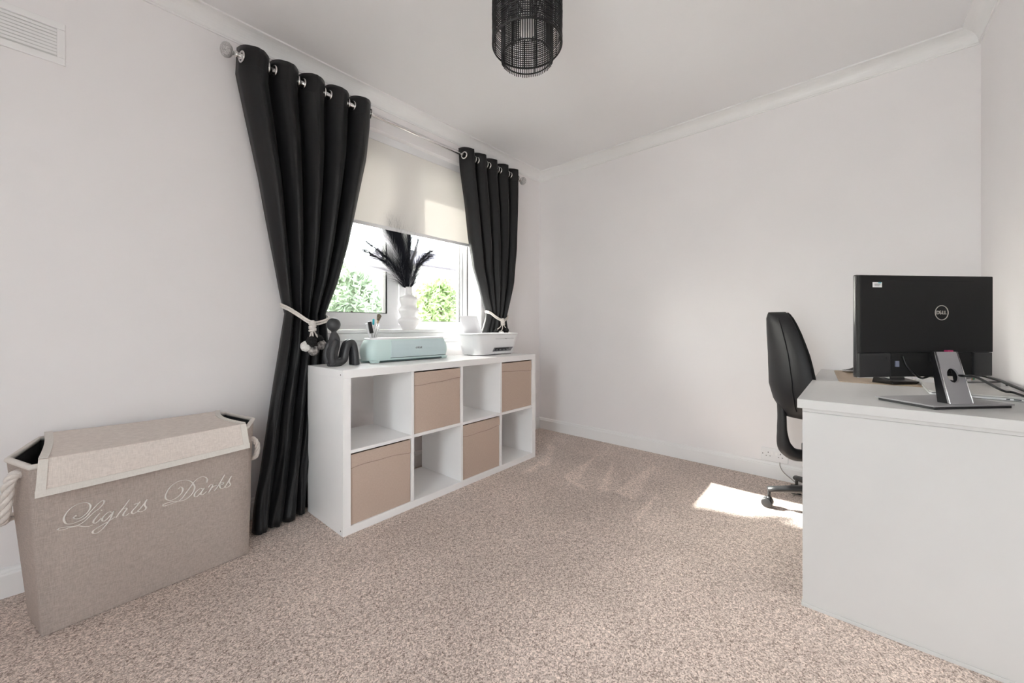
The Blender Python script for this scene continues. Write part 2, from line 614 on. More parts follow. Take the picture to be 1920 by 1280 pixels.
# ------------------------------------------------------------------ room shell
# floor with a fine patch where the vacuum strokes show
bm = bmesh.new()
strokes_px = [
    [(1056, 893), (1140, 841), (1118, 856), (1083, 903), (1105, 920), (1075, 908)],
    [(1153, 858), (1141, 919), (1121, 919)],
    [(1232, 868), (1190, 938), (1148, 921)],
    [(1023, 829), (1041, 838), (1030, 873), (1004, 872), (1029, 846)],
    [(985, 880), (1012, 866), (1004, 884), (972, 890)],
    [(1238, 920), (1215, 960), (1180, 985), (1205, 945)],
]
strokes = [[on_z(u, v, 0.0) for u, v in s_] for s_ in strokes_px]


def inside(x, y, poly):
    c = False
    n = len(poly)
    for i in range(n):
        a, b2 = poly[i], poly[i - 1]
        if (a.y > y) != (b2.y > y) and x < (b2.x - a.x) * (y - a.y) / (b2.y - a.y) + a.x:
            c = not c
    return c


gx = [XB - 0.25] + [1.2 + 0.012 * i for i in range(int((XF - 1.2) / 0.012))] + [XF + 0.2]
gy = [YR - 0.2] + [0.4 + 0.012 * i for i in range(int((YW - 0.4) / 0.012))] + [YO]
gv = [[bm.verts.new((x, y, 0)) for y in gy] for x in gx]
for i in range(len(gx) - 1):
    for j in range(len(gy) - 1):
        bm.faces.new((gv[i][j], gv[i + 1][j], gv[i + 1][j + 1], gv[i][j + 1]))
bl = [1.0 if any(inside(v.co.x, v.co.y, p) for p in strokes) else 0.0 for v in bm.verts]
NXG, NYG = len(gx), len(gy)
for _ in range(2):
    nb_l = list(bl)
    for i in range(1, NXG - 1):
        for j in range(1, NYG - 1):
            q = i * NYG + j
            nb_l[q] = (bl[q] * 2 + bl[q - 1] + bl[q + 1] + bl[q - NYG] + bl[q + NYG]) / 6
    bl = nb_l
fl = struct('floor', bm, 'carpet')
att = fl.data.attributes.new('brushed', 'FLOAT', 'POINT')
for i, v in enumerate(bl):
    att.data[i].value = v * 0.9

struct('ceiling', box(XB - 0.25, XF + 0.2, YR - 0.2, YO, ZC, ZC + 0.12), 'ceiling')
struct('wall_far', box(XF, XF + 0.2, YR - 0.2, YO, 0, ZC), 'wall')


def wall_with_hole(axis, a0, a1, c0, c1, h0, h1, z0, z1):
    """wall slab along x or y with one rectangular opening, as clean boxes in one mesh"""
    bm = bmesh.new()
    for (p, q, r0, r1) in ((a0, h0, 0, ZC), (h1, a1, 0, ZC), (h0, h1, 0, z0), (h0, h1, z1, ZC)):
        if axis == 'x':
            box(p, q, c0, c1, r0, r1, bm)
        else:
            box(c0, c1, p, q, r0, r1, bm)
    bmesh.ops.remove_doubles(bm, verts=bm.verts, dist=1e-5)
    return bm


struct('wall_window', wall_with_hole('x', XB - 0.25, XF, YW, YO, WX0, WX1, WZ0, WZ1), 'wall')
struct('wall_right', wall_with_hole('x', XB - 0.25, XF, YR - 0.2, YR, RX0, RX1, RZ0, RZ1), 'wall')
struct('wall_rear', wall_with_hole('y', YR, YW, XB - 0.25, XB, RY0, RY1, RZ0, RZ1), 'wall')

# cove cornice: profile (distance from wall, drop from ceiling)
cov = [(0, 0.078), (0.007, 0.078), (0.007, 0.072), (0.010, 0.070)]
for k in range(9):
    a = PI / 2 * k / 8
    cov.append((0.068 - 0.056 * math.cos(a) - 0.002, 0.066 - 0.058 * math.sin(a)))
cov += [(0.070, 0.008), (0.070, 0.0), (0, 0)]


def cornice(name, side):
    rings = []
    for e in (0, 1):
        ring = []
        for d, h in cov:
            z = ZC - h
            if side == 'window': ring.append(((XB if e == 0 else XF), YW - d, z))
            if side == 'far': ring.append((XF - d, (YR if e == 0 else YW), z))
            if side == 'right': ring.append(((XB if e == 0 else XF), YR + d, z))
        rings.append(ring)
    # mitre the ends into the corners
    out = []
    for e, ring in enumerate(rings):
        o_ = []
        for (d, h), p in zip(cov, ring):
            p = Vector(p)
            if side in ('window', 'right') and e == 1: p.x = XF - d
            if side == 'far': p.y = (YR + d) if e == 0 else (YW - d)
            o_.append(p)
        out.append(o_)
    return struct(name, loft(out), 'trim')


cornice('trim_1', 'window')
cornice('trim_2', 'far')
cornice('trim_3', 'right')

# baseboards with a moulded top
bp_ = [(0, 0), (0.016, 0), (0.016, 0.080), (0.0145, 0.086), (0.011, 0.088), (0.011, 0.092), (0.009, 0.099), (0.004, 0.104), (0, 0.105)]


def baseboard(name, side):
    out = []
    for e in (0, 1):
        ring = []
        for d, z in bp_:
            if side == 'window': ring.append((XB if e == 0 else XF - d, YW - d, z))
            if side == 'far': ring.append((XF - d, YR + d if e == 0 else YW - d, z))
            if side == 'right': ring.append((RX1 if e == 0 else XF - d, YR + d, z))
        out.append(ring)
    return struct(name, loft(out), 'trim')


baseboard('baseboard_window', 'window')
baseboard('baseboard_far', 'far')
baseboard('baseboard_right', 'right')

# ------------------------------------------------------------------ windows
win = bpy.data.objects.new('window_1', None)
C.objects.link(win)
win['kind'] = 'structure'
XF_M['window_1'] = Matrix.Identity(4)
FY0, FY1 = 2.455, 2.525
for nm, a in (('frame_jamb', (WX0, WX0 + 0.055, FY0, FY1, WZ0 + 0.012, WZ1)), ('frame_jamb', (WX1 - 0.05, WX1, FY0, FY1, WZ0 + 0.012, WZ1)),
              ('frame_head', (WX0 + 0.055, WX1 - 0.05, FY0, FY1, WZ1 - 0.06, WZ1)), ('frame_sill', (WX0 + 0.055, WX1 - 0.05, FY0, FY1, WZ0 + 0.012, 0.993)),
              ('mullion', (1.535, 1.605, FY0, FY1, 0.993, WZ1 - 0.06))):
    obj(nm, box(*a), 'upvc', win, bevel=0.004)
# opening sash on the curtain side, standing a little proud of the frame
sx0, sx1, sz0, sz1, sy0, sy1 = 0.885, 1.520, 0.983, 2.19, 2.438, 2.50
gx0, gx1, gz0, gz1 = 0.97, 1.432, 1.066, 2.11
sash = obj('opening_sash', box(sx0, gx0, sy0, sy1, sz0, sz1, box(gx1, sx1, sy0, sy1, sz0, sz1, box(gx0, gx1, sy0, sy1, sz0, gz0, box(gx0, gx1, sy0, sy1, gz1, sz1)))), 'upvc', win)
g = 0.006
obj('gasket', box(gx0 - 0.001, gx0 + g, 2.442, 2.492, gz0, gz1, box(gx1 - 2.0 * g, gx1 + 0.001, 2.442, 2.492, gz0, gz1, box(gx0 + g, gx1 - g, 2.442, 2.492, gz0 - 0.001, gz0 + g * 0.7))), 'gasket', sash)
obj('pane', box(gx0 + 0.002, gx1 - 0.002, 2.468, 2.474, gz0 + 0.002, gz1 - 0.002), 'glass', sash)
# fixed light
hx0, hx1, hz0, hz1 = 1.625, 2.122, 1.016, 2.16
bead = obj('glazing_bead', box(1.605, hx0, 2.462, 2.50, 0.993, WZ1 - 0.06, box(hx1, WX1 - 0.05, 2.462, 2.50, 0.993, WZ1 - 0.06, box(hx0, hx1, 2.462, 2.50, 0.993, hz0, box(hx0, hx1, 2.462, 2.50, hz1, WZ1 - 0.06)))), 'upvc', win)
obj('gasket', box(hx0, hx1, 2.470, 2.490, hz0 - 0.001, hz0 + 0.003, box(hx1 - 0.003, hx1 + 0.001, 2.470, 2.490, hz0, hz1)), 'gasket', bead)
obj('pane', box(hx0 + 0.001, hx1 - 0.001, 2.478, 2.484, hz0 + 0.001, hz1 - 0.001), 'glass', bead)
obj('frame_seam', box(WX1 - 0.0525, WX1 - 0.049, 2.4535, 2.456, 0.99, 2.18), 'plastic_grey', win)
obj('reveal_seal', box(WX1 - 0.003, WX1 + 0.0, 2.448, 2.456, 0.958, 2.235), 'gasket', win)
obj('window_board', box(WX0 + 0.0, WX1 - 0.0, YW - 0.012, FY0 + 0.004, WZ0 - 0.012, WZ0 + 0.011), 'trim', win, bevel=0.005)
obj('window_board_nose', box(WX0 - 0.03, WX1 + 0.03, YW - 0.030, YW - 0.0125, WZ0 - 0.012, WZ0 + 0.011), 'trim', win, bevel=0.006)
obj('apron_moulding', box(WX0 - 0.02, WX1 + 0.02, YW - 0.022, YW, 0.885, WZ0 - 0.012), 'trim', win, bevel=0.006)
obj('apron_moulding', box(WX0 - 0.01, WX1 + 0.01, YW - 0.012, YW, 0.862, 0.885), 'trim', win, bevel=0.004)
obj('outer_cill', box(WX0 - 0.04, WX1 + 0.04, FY1, YO + 0.05, WZ0 - 0.03, WZ0 + 0.005), 'upvc', win, bevel=0.004)

side_fill = bpy.data.objects.new('fill_door_1', None)  # invented side door, out of frame, lets in fill daylight
C.objects.link(side_fill)
side_fill['kind'] = 'structure'
XF_M['fill_door_1'] = Matrix.Identity(4)
fy0, fy1 = YR - 0.16, YR - 0.09
for nm, a in (('frame_jamb', (RX0, RX0 + 0.06, fy0, fy1, RZ0, RZ1)), ('frame_jamb', (RX1 - 0.06, RX1, fy0, fy1, RZ0, RZ1)),
              ('frame_head', (RX0 + 0.06, RX1 - 0.06, fy0, fy1, RZ1 - 0.06, RZ1)), ('frame_sill', (RX0 + 0.06, RX1 - 0.06, fy0, fy1, RZ0, RZ0 + 0.06)),
              ('middle_rail', (RX0 + 0.06, RX1 - 0.06, fy0, fy1, 0.92, 1.0))):
    obj(nm, box(*a), 'upvc', side_fill, bevel=0.004)
for a, b2 in ((RZ0 + 0.06, 0.92), (1.0, RZ1 - 0.06)):
    obj('pane', box(RX0 + 0.06, RX1 - 0.06, YR - 0.13, YR - 0.124, a, b2), 'glass', side_fill)

rear_fill = bpy.data.objects.new('fill_door_2', None)  # second invented door, out of frame, brightens the room from the rear
C.objects.link(rear_fill)
rear_fill['kind'] = 'structure'
XF_M['fill_door_2'] = Matrix.Identity(4)
fx0, fx1 = XB - 0.16, XB - 0.09
for nm, a in (('frame_jamb', (fx0, fx1, RY0, RY0 + 0.06, RZ0, RZ1)), ('frame_jamb', (fx0, fx1, RY1 - 0.06, RY1, RZ0, RZ1)),
              ('frame_head', (fx0, fx1, RY0 + 0.06, RY1 - 0.06, RZ1 - 0.06, RZ1)), ('frame_sill', (fx0, fx1, RY0 + 0.06, RY1 - 0.06, RZ0, RZ0 + 0.06)),
              ('middle_rail', (fx0, fx1, RY0 + 0.06, RY1 - 0.06, 0.92, 1.0))):
    obj(nm, box(*a), 'upvc', rear_fill, bevel=0.004)
for a, b2 in ((RZ0 + 0.06, 0.92), (1.0, RZ1 - 0.06)):
    obj('pane', box(XB - 0.13, XB - 0.124, RY0 + 0.06, RY1 - 0.06, a, b2), 'glass', rear_fill)

# ------------------------------------------------------------------ outside
struct('ground', box(-9, 22, YO + 0.0, 24, -0.35, -0.15), 'lawn')
struct('roof_eave', box(XB - 0.25, XF + 0.2, YO, 3.12, ZC + 0.02, ZC + 0.14), 'render_wall')
struct('ground_side', box(-14, 10, -14, YR - 0.2, -0.35, -0.15), 'lawn')
struct('ground_rear', box(-14, XB - 0.25, YR - 0.2, 12, -0.35, -0.15), 'lawn')


def shrub(loc, rx, ry, rz, n, material, label, leaf=0.085, seed=0, group='shrubs outside the window'):
    rnd = random.Random(seed)
    t_ = thing('garden_shrub', label, 'shrub', loc, 0, group)
    bm = bmesh.new()
    for i in range(int(n * 1.6)):
        th, cz = rnd.uniform(0, 2 * PI), rnd.uniform(-0.9, 1)
        rr_ = rnd.uniform(0.45, 1.0) ** 0.5 * (0.8 + 0.3 * noise.noise(Vector((math.cos(th) * 2, math.sin(th) * 2, cz * 2 + seed))))
        s_ = math.sqrt(max(0, 1 - cz * cz))
        c = Vector((rx * rr_ * s_ * math.cos(th), ry * rr_ * s_ * math.sin(th), rz * (1.0 + rr_ * cz)))
        a = Vector((rnd.uniform(-1, 1), rnd.uniform(-1, 1), rnd.uniform(-1, 1))).normalized()
        b2 = a.orthogonal().normalized() * leaf * rnd.uniform(0.35, 0.6)
        a = a * leaf * rnd.uniform(0.7, 1.3)
        v = [bm.verts.new(c + p) for p in (-a, b2, a, -b2)]
        bm.faces.new(v)
    obj('foliage', bm, material, t_)
    bm = bmesh.new()
    for k in range(5):
        an = k * 1.26 + seed
        tube(catmull([(0.04 * math.cos(an), 0.04 * math.sin(an), -0.02), (0.1 * rx * math.cos(an), 0.1 * ry * math.sin(an), 0.6 * rz), (0.5 * rx * math.cos(an), 0.5 * ry * math.sin(an), 1.3 * rz)], 4), 0.02, 5, bm)
    obj('stems', bm, 'bark', t_)
    return t_


shrub((3.15, 6.7, -0.15), 0.95, 0.7, 1.25, 3200, 'hedge2', 'tall grey-green garden shrub seen through the opening window sash', seed=1)
shrub((4.35, 8.6, -0.15), 0.9, 0.7, 1.0, 2600, 'hedge', 'lower pale green garden shrub between the two taller ones', seed=2)
shrub((5.35, 6.9, -0.15), 0.95, 0.7, 1.27, 3200, 'hedge', 'rounded yellow-green garden shrub seen beside the vase through the fixed pane', seed=3)
shrub((7.3, 7.2, -0.15), 0.95, 0.7, 1.3, 3200, 'hedge', 'broad bright green garden shrub below the grey roof', seed=4)
shrub((2.15, 5.4, -0.15), 0.6, 0.5, 0.70, 1800, 'hedge2', 'small grey-green garden shrub behind the tied curtain', seed=5)
# columnar conifer added out of view to keep the sun off the opening sash
ct = thing('sun_block_conifer', 'tall columnar conifer added out of view to shade the opening sash', 'tree', (0.10, 6.65, -0.15))
rnd = random.Random(3)
bm = bmesh.new()
for i in range(9000):
    z = rnd.uniform(0.3, 5.6)
    rr_ = 0.36 * min(1, (5.7 - z) / 0.9) * math.sqrt(rnd.random())
    an = rnd.uniform(0, 2 * PI)
    c = Vector((rr_ * math.cos(an), rr_ * math.sin(an), z))
    a = Vector((rnd.uniform(-.6, .6), rnd.uniform(-.6, .6), 1)).normalized() * 0.09
    b2 = a.orthogonal().normalized() * 0.035
    b2.rotate(Matrix.Rotation(rnd.uniform(0, 6.28), 3, a.normalized()))
    bm.faces.new([bm.verts.new(c + p) for p in (-a, b2, a, -b2)])
obj('foliage', bm, 'hedge2', ct)
obj('trunk', tube([(0, 0, -0.02), (0, 0, 5.2)], [0.09, 0.02], 8), 'bark', ct)
hs = thing('neighbour_house', 'pale neighbouring house with a grey roof beyond the garden shrubs', 'house', (13.0, 15.5, -0.15))
obj('wall', box(-4.0, 4.0, -2, 2, 0, 3.7), 'render_wall', hs)
obj('roof', hexa([(-4.4, -2.4, 3.7), (4.4, -2.4, 3.7), (4.4, 2.4, 3.7), (-4.4, 2.4, 3.7), (-4.2, -0.05, 4.75), (4.2, -0.05, 4.75), (4.2, 0.05, 4.75), (-4.2, 0.05, 4.75)]), 'roof', hs)
single('garden_bench', box(2.62, 3.45, 4.0, 4.35, 0.42, 0.47, box(2.66, 2.72, 4.03, 4.32, -0.15, 0.42, box(3.35, 3.41, 4.03, 4.32, -0.15, 0.42, box(2.62, 3.45, 4.33, 4.37, 0.47, 0.90)))), 'plastic_white',
       'low white garden bench outside the fixed window pane', 'bench', (3.03, 4.17, -0.15))

# ------------------------------------------------------------------ roller blind
BY = 2.335
rb = thing('roller_blind', 'cream roller blind drawn halfway down inside the window recess', 'blind', ((WX0 + WX1) / 2, BY, 1.62))
obj('roller_tube', lathe([(0.016, WX0 + 0.015), (0.016, WX1 - 0.015)], 20, (0, BY + 0.017, 2.200), 'X'), 'plastic_white', rb, True, True)
for x in (WX0 + 0.001, WX1 - 0.013):
    obj('bracket', box(x, x + 0.012, BY - 0.003, BY + 0.035, 2.175, WZ1), 'plastic_white', rb, world=True)
obj('fascia', box(WX0 + 0.014, WX1 - 0.014, BY - 0.007, BY - 0.003, 2.188, WZ1 - 0.002), 'plastic_white', rb, world=True)
obj('fabric', box(WX0 + 0.02, WX1 - 0.02, BY, BY + 0.0008, 1.640, 2.200), 'blind', rb, world=True)
obj('bottom_bar', box(WX0 + 0.02, WX1 - 0.02, BY - 0.006, BY + 0.006, 1.622, 1.645), 'plastic_white', rb, world=True, bevel=0.004)

# ------------------------------------------------------------------ curtain rod
ROD_Y, ROD_Z = 2.200, 2.268
rod = thing('curtain_rod', 'chrome curtain rod with crackled ball finials above the window', 'curtain rod', (1.56, ROD_Y, ROD_Z))
obj('tube', lathe([(0.0125, 0.505), (0.0125, 2.575)], 20, (0, ROD_Y, ROD_Z), 'X'), 'chrome', rod, True, True)
for sgn, x in ((-1, 0.505), (1, 2.575)):
    obj('end_cap', lathe([(0.011, 0), (0.016, sgn * 0.002), (0.016, sgn * 0.012), (0.010, sgn * 0.016), (0.010, sgn * 0.026)] if sgn > 0 else [(0.010, -0.026), (0.010, -0.016), (0.016, -0.012), (0.016, -0.002), (0.011, 0)], 20, (x, ROD_Y, ROD_Z), 'X'), 'chrome', rod, True, True)
    obj('finial', sphere((x + sgn * 0.045, ROD_Y, ROD_Z + 0.002), 0.034, 24, 14, (0.75, 1, 1)), 'crackle', rod, True, True)
for x in (0.62, 2.48):
    bk = obj('bracket', box(x - 0.008, x + 0.008, ROD_Y + 0.010, YW, ROD_Z - 0.02, ROD_Z - 0.008, box(x - 0.018, x + 0.018, YW - 0.005, YW, ROD_Z - 0.045, ROD_Z + 0.018)), 'chrome', rod, world=True)


# ------------------------------------------------------------------ curtains
def curtain(name, label, left, right, ztop, amp, ycen, lobes, group, seed, hem_z=0.012):
    t_ = thing(name, label, 'curtain', ((interp(left, 1.0) + interp(right, 1.0)) / 2, ROD_Y, 0), 0, group)
    NZ, NS = 90, lobes * 26
    rings = []
    pos = {}

    def pt(s, z):
        xl, xr = interp(left, z), interp(right, z)
        ph = s * lobes
        lob = abs(math.sin(PI * ph)) ** 0.5
        k = int(min(ph, lobes - 1e-6))
        A = interp(amp, z)
        wob = 1 + 0.30 * noise.noise(Vector((k * 3.1 + seed, z * 1.3, 0.0)))
        y = interp(ycen[0], z) + interp(ycen[1], z) * (1 - max(0, (s - 0.45) / 0.55)) - A * wob * (2 * lob - 1)
        # fine secondary creases where the cloth is gathered
        low = max(0.0, 1.0 - z / 1.05)
        y += 0.026 * low * noise.noise(Vector((s * 9, z * 2.6, seed))) + 0.012 * low * noise.noise(Vector((s * 20, z * 7, seed)))
        y += 0.004 * noise.noise(Vector((s * 30, z * 3, seed + 5)))
        fr_ = ph - k
        x = xl + (xr - xl) * s + 0.010 * math.sin(2 * PI * fr_) * (z / 2.3) + 0.012 * low * noise.noise(Vector((s * 6, z * 3, seed + 9)))
        return Vector((x, min(y, YW - 0.028 if z < 0.13 else YW - 0.012), z))

    for i in range(NZ + 1):
        row = []
        for j in range(NS + 1):
            s = j / NS
            f = i / NZ
            zt = ztop + 0.006 * math.cos(2 * PI * s * lobes) * (1 - f) + 0.004 * noise.noise(Vector((s * 9, 0, seed)))
            z = zt + (hem_z - zt) * f
            p = pt(s, z)
            if z < 0.10:
                p.y -= 0.03 * (1 - z / 0.10) * (0.5 + 0.5 * math.sin(s * 11 + seed)) * (1 - s)
            row.append(p)
        rings.append(row)
    bm = loft(rings, cap=False, closed=False)
    o = obj('cloth', bm, 'curtain', t_, True, True)
    md = o.modifiers.new('thickness', 'SOLIDIFY')
    md.thickness = 0.0025
    md.offset = 0
    # heading hem stitch line, a thin raised band that follows the cloth
    hem = []
    for z in (ztop - 0.100, ztop - 0.1025):
        r = []
        for j in range(NS + 1):
            p = pt(j / NS, z)
            p.y -= 0.0022
            r.append(p)
        hem.append(r)
    h = obj('heading_seam', loft(hem, cap=False, closed=False), 'curtain', t_, True, True)
    md = h.modifiers.new('thickness', 'SOLIDIFY')
    md.thickness = 0.0015
    # metal eyelets where the cloth crosses the rod
    for k in range(lobes):
        for side in (0, 1):
            best = None
            for q in range(1, 50):
                s = (k + (q / 100 if side == 0 else 1 - q / 100)) / lobes
                p = pt(s, ROD_Z)
                e = abs(p.y - ROD_Y)
                if best is None or e < best[0]:
                    best = (e, s, p)
            e, s, p = best
            tang = (pt(s + 0.004, ROD_Z) - pt(s - 0.004, ROD_Z))
            tang.z = 0
            nrm = Vector((tang.y, -tang.x, 0)).normalized()
            if nrm.x > 0: nrm = -nrm
            nrm = (nrm * 0.4 + Vector((-1, 0, 0))).normalized()
            c = Vector((p.x, ROD_Y, ROD_Z)) + nrm * 0.003 * (1 if side == 0 else -1)
            obj('eyelet', torus(c, 0.0235, 0.0055, nrm, 28, 8), 'chrome', t_, True, True)
    return t_, pt


LL = [(2.34, .512), (2.2, .507), (2.037, .539), (1.72, .602), (1.41, .649), (1.116, .695), (1.04, .712), (.87, .685), (.682, .649), (.474, .614), (.219, .575), (.048, .545), (0, .535)]
LR = [(2.34, 1.197), (2.184, 1.187), (1.982, 1.163), (1.743, 1.112), (1.447, 1.048), (1.224, .985), (1.04, .912), (.89, .93), (.75, .93), (.4, .90), (0, .86)]
AMP = [(2.4, .050), (1.6, .050), (1.05, .030), (.7, .024), (.3, .022), (0, .024)]
YC0 = [(2.4, 2.20), (1.15, 2.195), (1.0, 2.19), (.75, 2.205), (0, 2.215)]
YC1 = [(2.4, 0.0), (1.0, 0.0), (.75, -.035), (.3, -.085), (0, -.115)]
left_curtain, ptL = curtain('eyelet_curtain', 'black eyelet curtain tied back, reaching the carpet between hamper and shelving unit', LL, LR, 2.325, AMP, (YC0, YC1), 5,
                            'black eyelet curtains', 1.0)
RL = [(2.34, 1.915), (2.288, 1.919), (2.189, 1.924), (1.92, 1.972), (1.682, 2.005), (1.441, 2.05), (1.239, 2.124), (1.093, 2.19), (1.04, 2.185), (.935, 2.150), (.6, 2.12), (0, 2.10)]
RR = [(2.34, 2.56), (1.967, 2.551), (1.637, 2.53), (1.355, 2.488), (1.077, 2.41), (1.04, 2.405), (.919, 2.453), (.6, 2.50), (0, 2.52)]
AMP2 = [(2.4, .048), (1.6, .046), (1.05, .024), (.75, .018), (0, .018)]
YC2 = [(2.4, 2.20), (1.3, 2.195), (1.0, 2.215), (.8, 2.228), (0, 2.228)]
YC3 = [(2.4, 0.0), (0, 0.0)]
right_curtain, ptR = curtain('eyelet_curtain', 'black eyelet curtain tied back behind the white printer', RL, RR, 2.325, AMP2, (YC2, YC3), 5,
                             'black eyelet curtains', 4.0, hem_z=0.02)


# ------------------------------------------------------------------ tiebacks
def tieback(label, loop, knot, poms, group):
    t_ = thing('curtain_tieback', label, 'tieback', knot, 0, group)
    for off in (-0.006, 0.006):
        pts = [Vector(p) + Vector((0, 0, off)) for p in loop]
        obj('rope', tube(catmull(pts, 8, True), 0.0055, 8, closed=True), 'rope', t_, True, True)
    kx, ky, kz = knot
    bm = bmesh.new()
    for i in range(4):
        torus((kx, ky, kz - 0.008 - 0.010 * i), 0.013, 0.0062, (0.15 * (-1) ** i, 0, 1), 18, 8, bm)
    lathe([(0.010, -0.045), (0.014, -0.03), (0.014, 0.008), (0.008, 0.014)], 14, (kx, ky, kz), bm=bm)
    obj('knot', bm, 'rope', t_, True, True)
    for (px, py, pz, r, mt, lb) in poms:
        st = catmull([(kx + (px - kx) * 0.1, ky, kz - 0.03), (kx + (px - kx) * 0.45, (ky + py) / 2 - 0.004, (kz + pz) / 2 - 0.01), (px, py, pz + r * 0.7)], 5)
        obj('cord', tube(st, 0.0035, 7), 'rope', t_, True, True)
        bm = bmesh.new()
        bmesh.ops.create_icosphere(bm, subdivisions=4, radius=r)
        for v in bm.verts:
            n = v.co.normalized()
            v.co = n * r * (1 + 0.10 * noise.noise(n * 9 + Vector((px * 50, 0, 0))) + random.uniform(-0.05, 0.07)) + Vector((px, py, pz))
        obj('pompom', bm, mt, t_, True, True, label=lb)
    return t_


def pom(u, v, y, r, mt, lb):
    p = on_y(u, v, y)
    return (p.x, p.y, p.z, r, mt, lb)


tieback('cream rope tieback with fur pompoms hanging beside the dark figurine',
        [(.712, 2.150, 1.062), (.745, 2.128, 1.035), (.785, 2.112, 1.003), (.812, 2.110, .992), (.845, 2.118, .993), (.905, 2.150, 1.012), (.915, 2.20, 1.03), (.86, 2.245, 1.055), (.78, 2.255, 1.075), (.705, 2.235, 1.085), (.695, 2.19, 1.078)],
        (.805, 2.100, .992),
        [pom(574, 649, 2.09, .026, 'fur_white', 'white pompom'), pom(588, 657, 2.08, .026, 'fur_grey', 'grey and white pompom'), pom(602, 646, 2.11, .026, 'fur_grey', 'dark grey mottled pompom'),
         pom(597, 637, 2.12, .026, 'fur_black', 'black pompom'), pom(584.5, 640, 2.07, .026, 'fur_black', 'black pompom')], 'rope tiebacks')
tieback('cream rope tieback with pompoms hanging behind the white printer',
        [(2.195, 2.180, 1.085), (2.24, 2.168, 1.055), (2.285, 2.163, 1.035), (2.31, 2.162, 1.03), (2.345, 2.163, 1.033), (2.395, 2.178, 1.055), (2.412, 2.205, 1.065), (2.36, 2.245, 1.085), (2.28, 2.255, 1.10), (2.205, 2.25, 1.105), (2.185, 2.21, 1.095)],
        (2.312, 2.157, 1.032),
        [pom(930, 622, 2.150, .022, 'fur_black', 'black pompom'), pom(949, 619, 2.155, .022, 'fur_black', 'black pompom'), pom(939.5, 625, 2.130, .023, 'fur_white', 'white pompom')], 'rope tiebacks')

# ------------------------------------------------------------------ shelving unit
KX, KY, KR = 0.809, 1.763, 0.0193
KL, KD, KH, KT, KI = 1.47, 0.39, 0.77, 0.038, 0.016
ku = thing('shelving_unit', 'white eight-cubby shelving unit lying sideways under the window', 'shelf', (KX, KY, 0), KR)
cw = (KL - 2 * KT - 3 * KI) / 4
ch = (KH - 2 * KT - KI) / 2
obj('top_panel', box(0, KL, 0, KD, KH - KT, KH), 'white_lam', ku, bevel=0.0015)
obj('bottom_panel', box(0, KL, 0, KD, 0, KT), 'white_lam', ku, bevel=0.0015)
sd = obj('side_panel', box(0, KT, 0, KD, KT, KH - KT), 'white_lam', ku)
for z in (KH - 0.022, 0.022):
    obj('screw_hole', lathe([(0.0035, -0.0006), (0.0035, 0.002)], 12, (0, 0.022, z), 'X'), 'hole', ku)
obj('side_panel', box(KL - KT, KL, 0, KD, KT, KH - KT), 'white_lam', ku)
for i in range(3):
    x = KT + cw * (i + 1) + KI * i
    obj('upright_divider', box(x, x + KI, 0.001, KD, KT, KH - KT), 'white_lam', ku, bevel=0.001)
for i in range(4):
    x = KT + (cw + KI) * i
    obj('shelf_board', box(x, x + cw, 0.001, KD, KT + ch, KT + ch + KI), 'white_lam', ku, bevel=0.001)
KM = XF_M[ku.name]


def storage_box(col, row, label):
    x0 = KT + (cw + KI) * col + 0.003
    z0 = KT if row == 0 else KT + ch + KI
    wd, hh, dp = cw - 0.006, ch - 0.008, 0.365
    p = KM @ Vector((x0 + wd / 2, 0.008, z0))
    t_ = thing('storage_box', label, 'storage box', p, KR, 'beige fabric boxes in the shelving unit')
    hw = wd / 2
    th = 0.006
    for nm, a in (('front_wall', (-hw, hw, 0, th, 0, hh)), ('rear_wall', (-hw, hw, dp - th, dp, 0, hh)), ('side_wall', (-hw, -hw + th, th, dp - th, 0, hh)),
                  ('side_wall', (hw - th, hw, th, dp - th, 0, hh)), ('base', (-hw + th, hw - th, th, dp - th, 0, th))):
        obj(nm, box(*a), 'box', t_, bevel=0.002)
    # folded cuff with a rippled lower edge on the front
    n = 24
    r0, r1, s0, s1 = [], [], [], []
    ph = col * 1.7 + row * 2.3
    for k in range(n + 1):
        x = -hw + 0.001 + (wd - 0.002) * k / n
        zz = hh - 0.062 + 0.006 * math.sin(k / n * 4.0 + ph) + 0.002 * math.sin(k / n * 11 + ph)
        r0.append((x, -0.0035 + 0.0012 * math.sin(k / n * 7 + ph), zz))
        r1.append((x, -0.0010, hh))
        s0.append((x, -0.0012, zz - 0.0035))
        s1.append((x, -0.0012, zz + 0.0005))
    o = obj('folded_cuff', loft([r1, [((a[0]), -0.0042, (a[2] + b2[2]) / 2) for a, b2 in zip(r0, r1)], r0], cap=False, closed=False), 'box', t_, True)
    obj('cuff_seam', loft([s0, s1], cap=False, closed=False), 'box_seam', t_)
    return t_


storage_box(0, 0, 'beige fabric storage box in the lower row, next to the floor-length black curtain')
storage_box(1, 1, 'beige fabric storage box in the upper row, below the mint cutting machine')
storage_box(2, 0, 'beige fabric storage box in the lower row, between two empty cubbies')
storage_box(3, 1, 'beige fabric storage box in the upper row, below the white printer')

# white trailing cord end and wall piece glimpsed behind the open lower cubby
single('wall_pipe', tube([(1.335, YW - 0.022, 0.105), (1.335, YW - 0.022, 0.30), (1.335, YW - 0.022, 0.86)], [0.012, 0.014, 0.014], 14), 'trim',
       'short white pipe on the wall, seen through the open lower cubby', 'pipe', (1.335, YW - 0.022, 0.105), True)

# ------------------------------------------------------------------ seated figurine
FX, FY = 0.868, 2.00
fg = thing('figurine', 'charcoal ceramic seated abstract figurine with raised knees', 'figurine', (FX, FY, KH))
bm = bmesh.new()
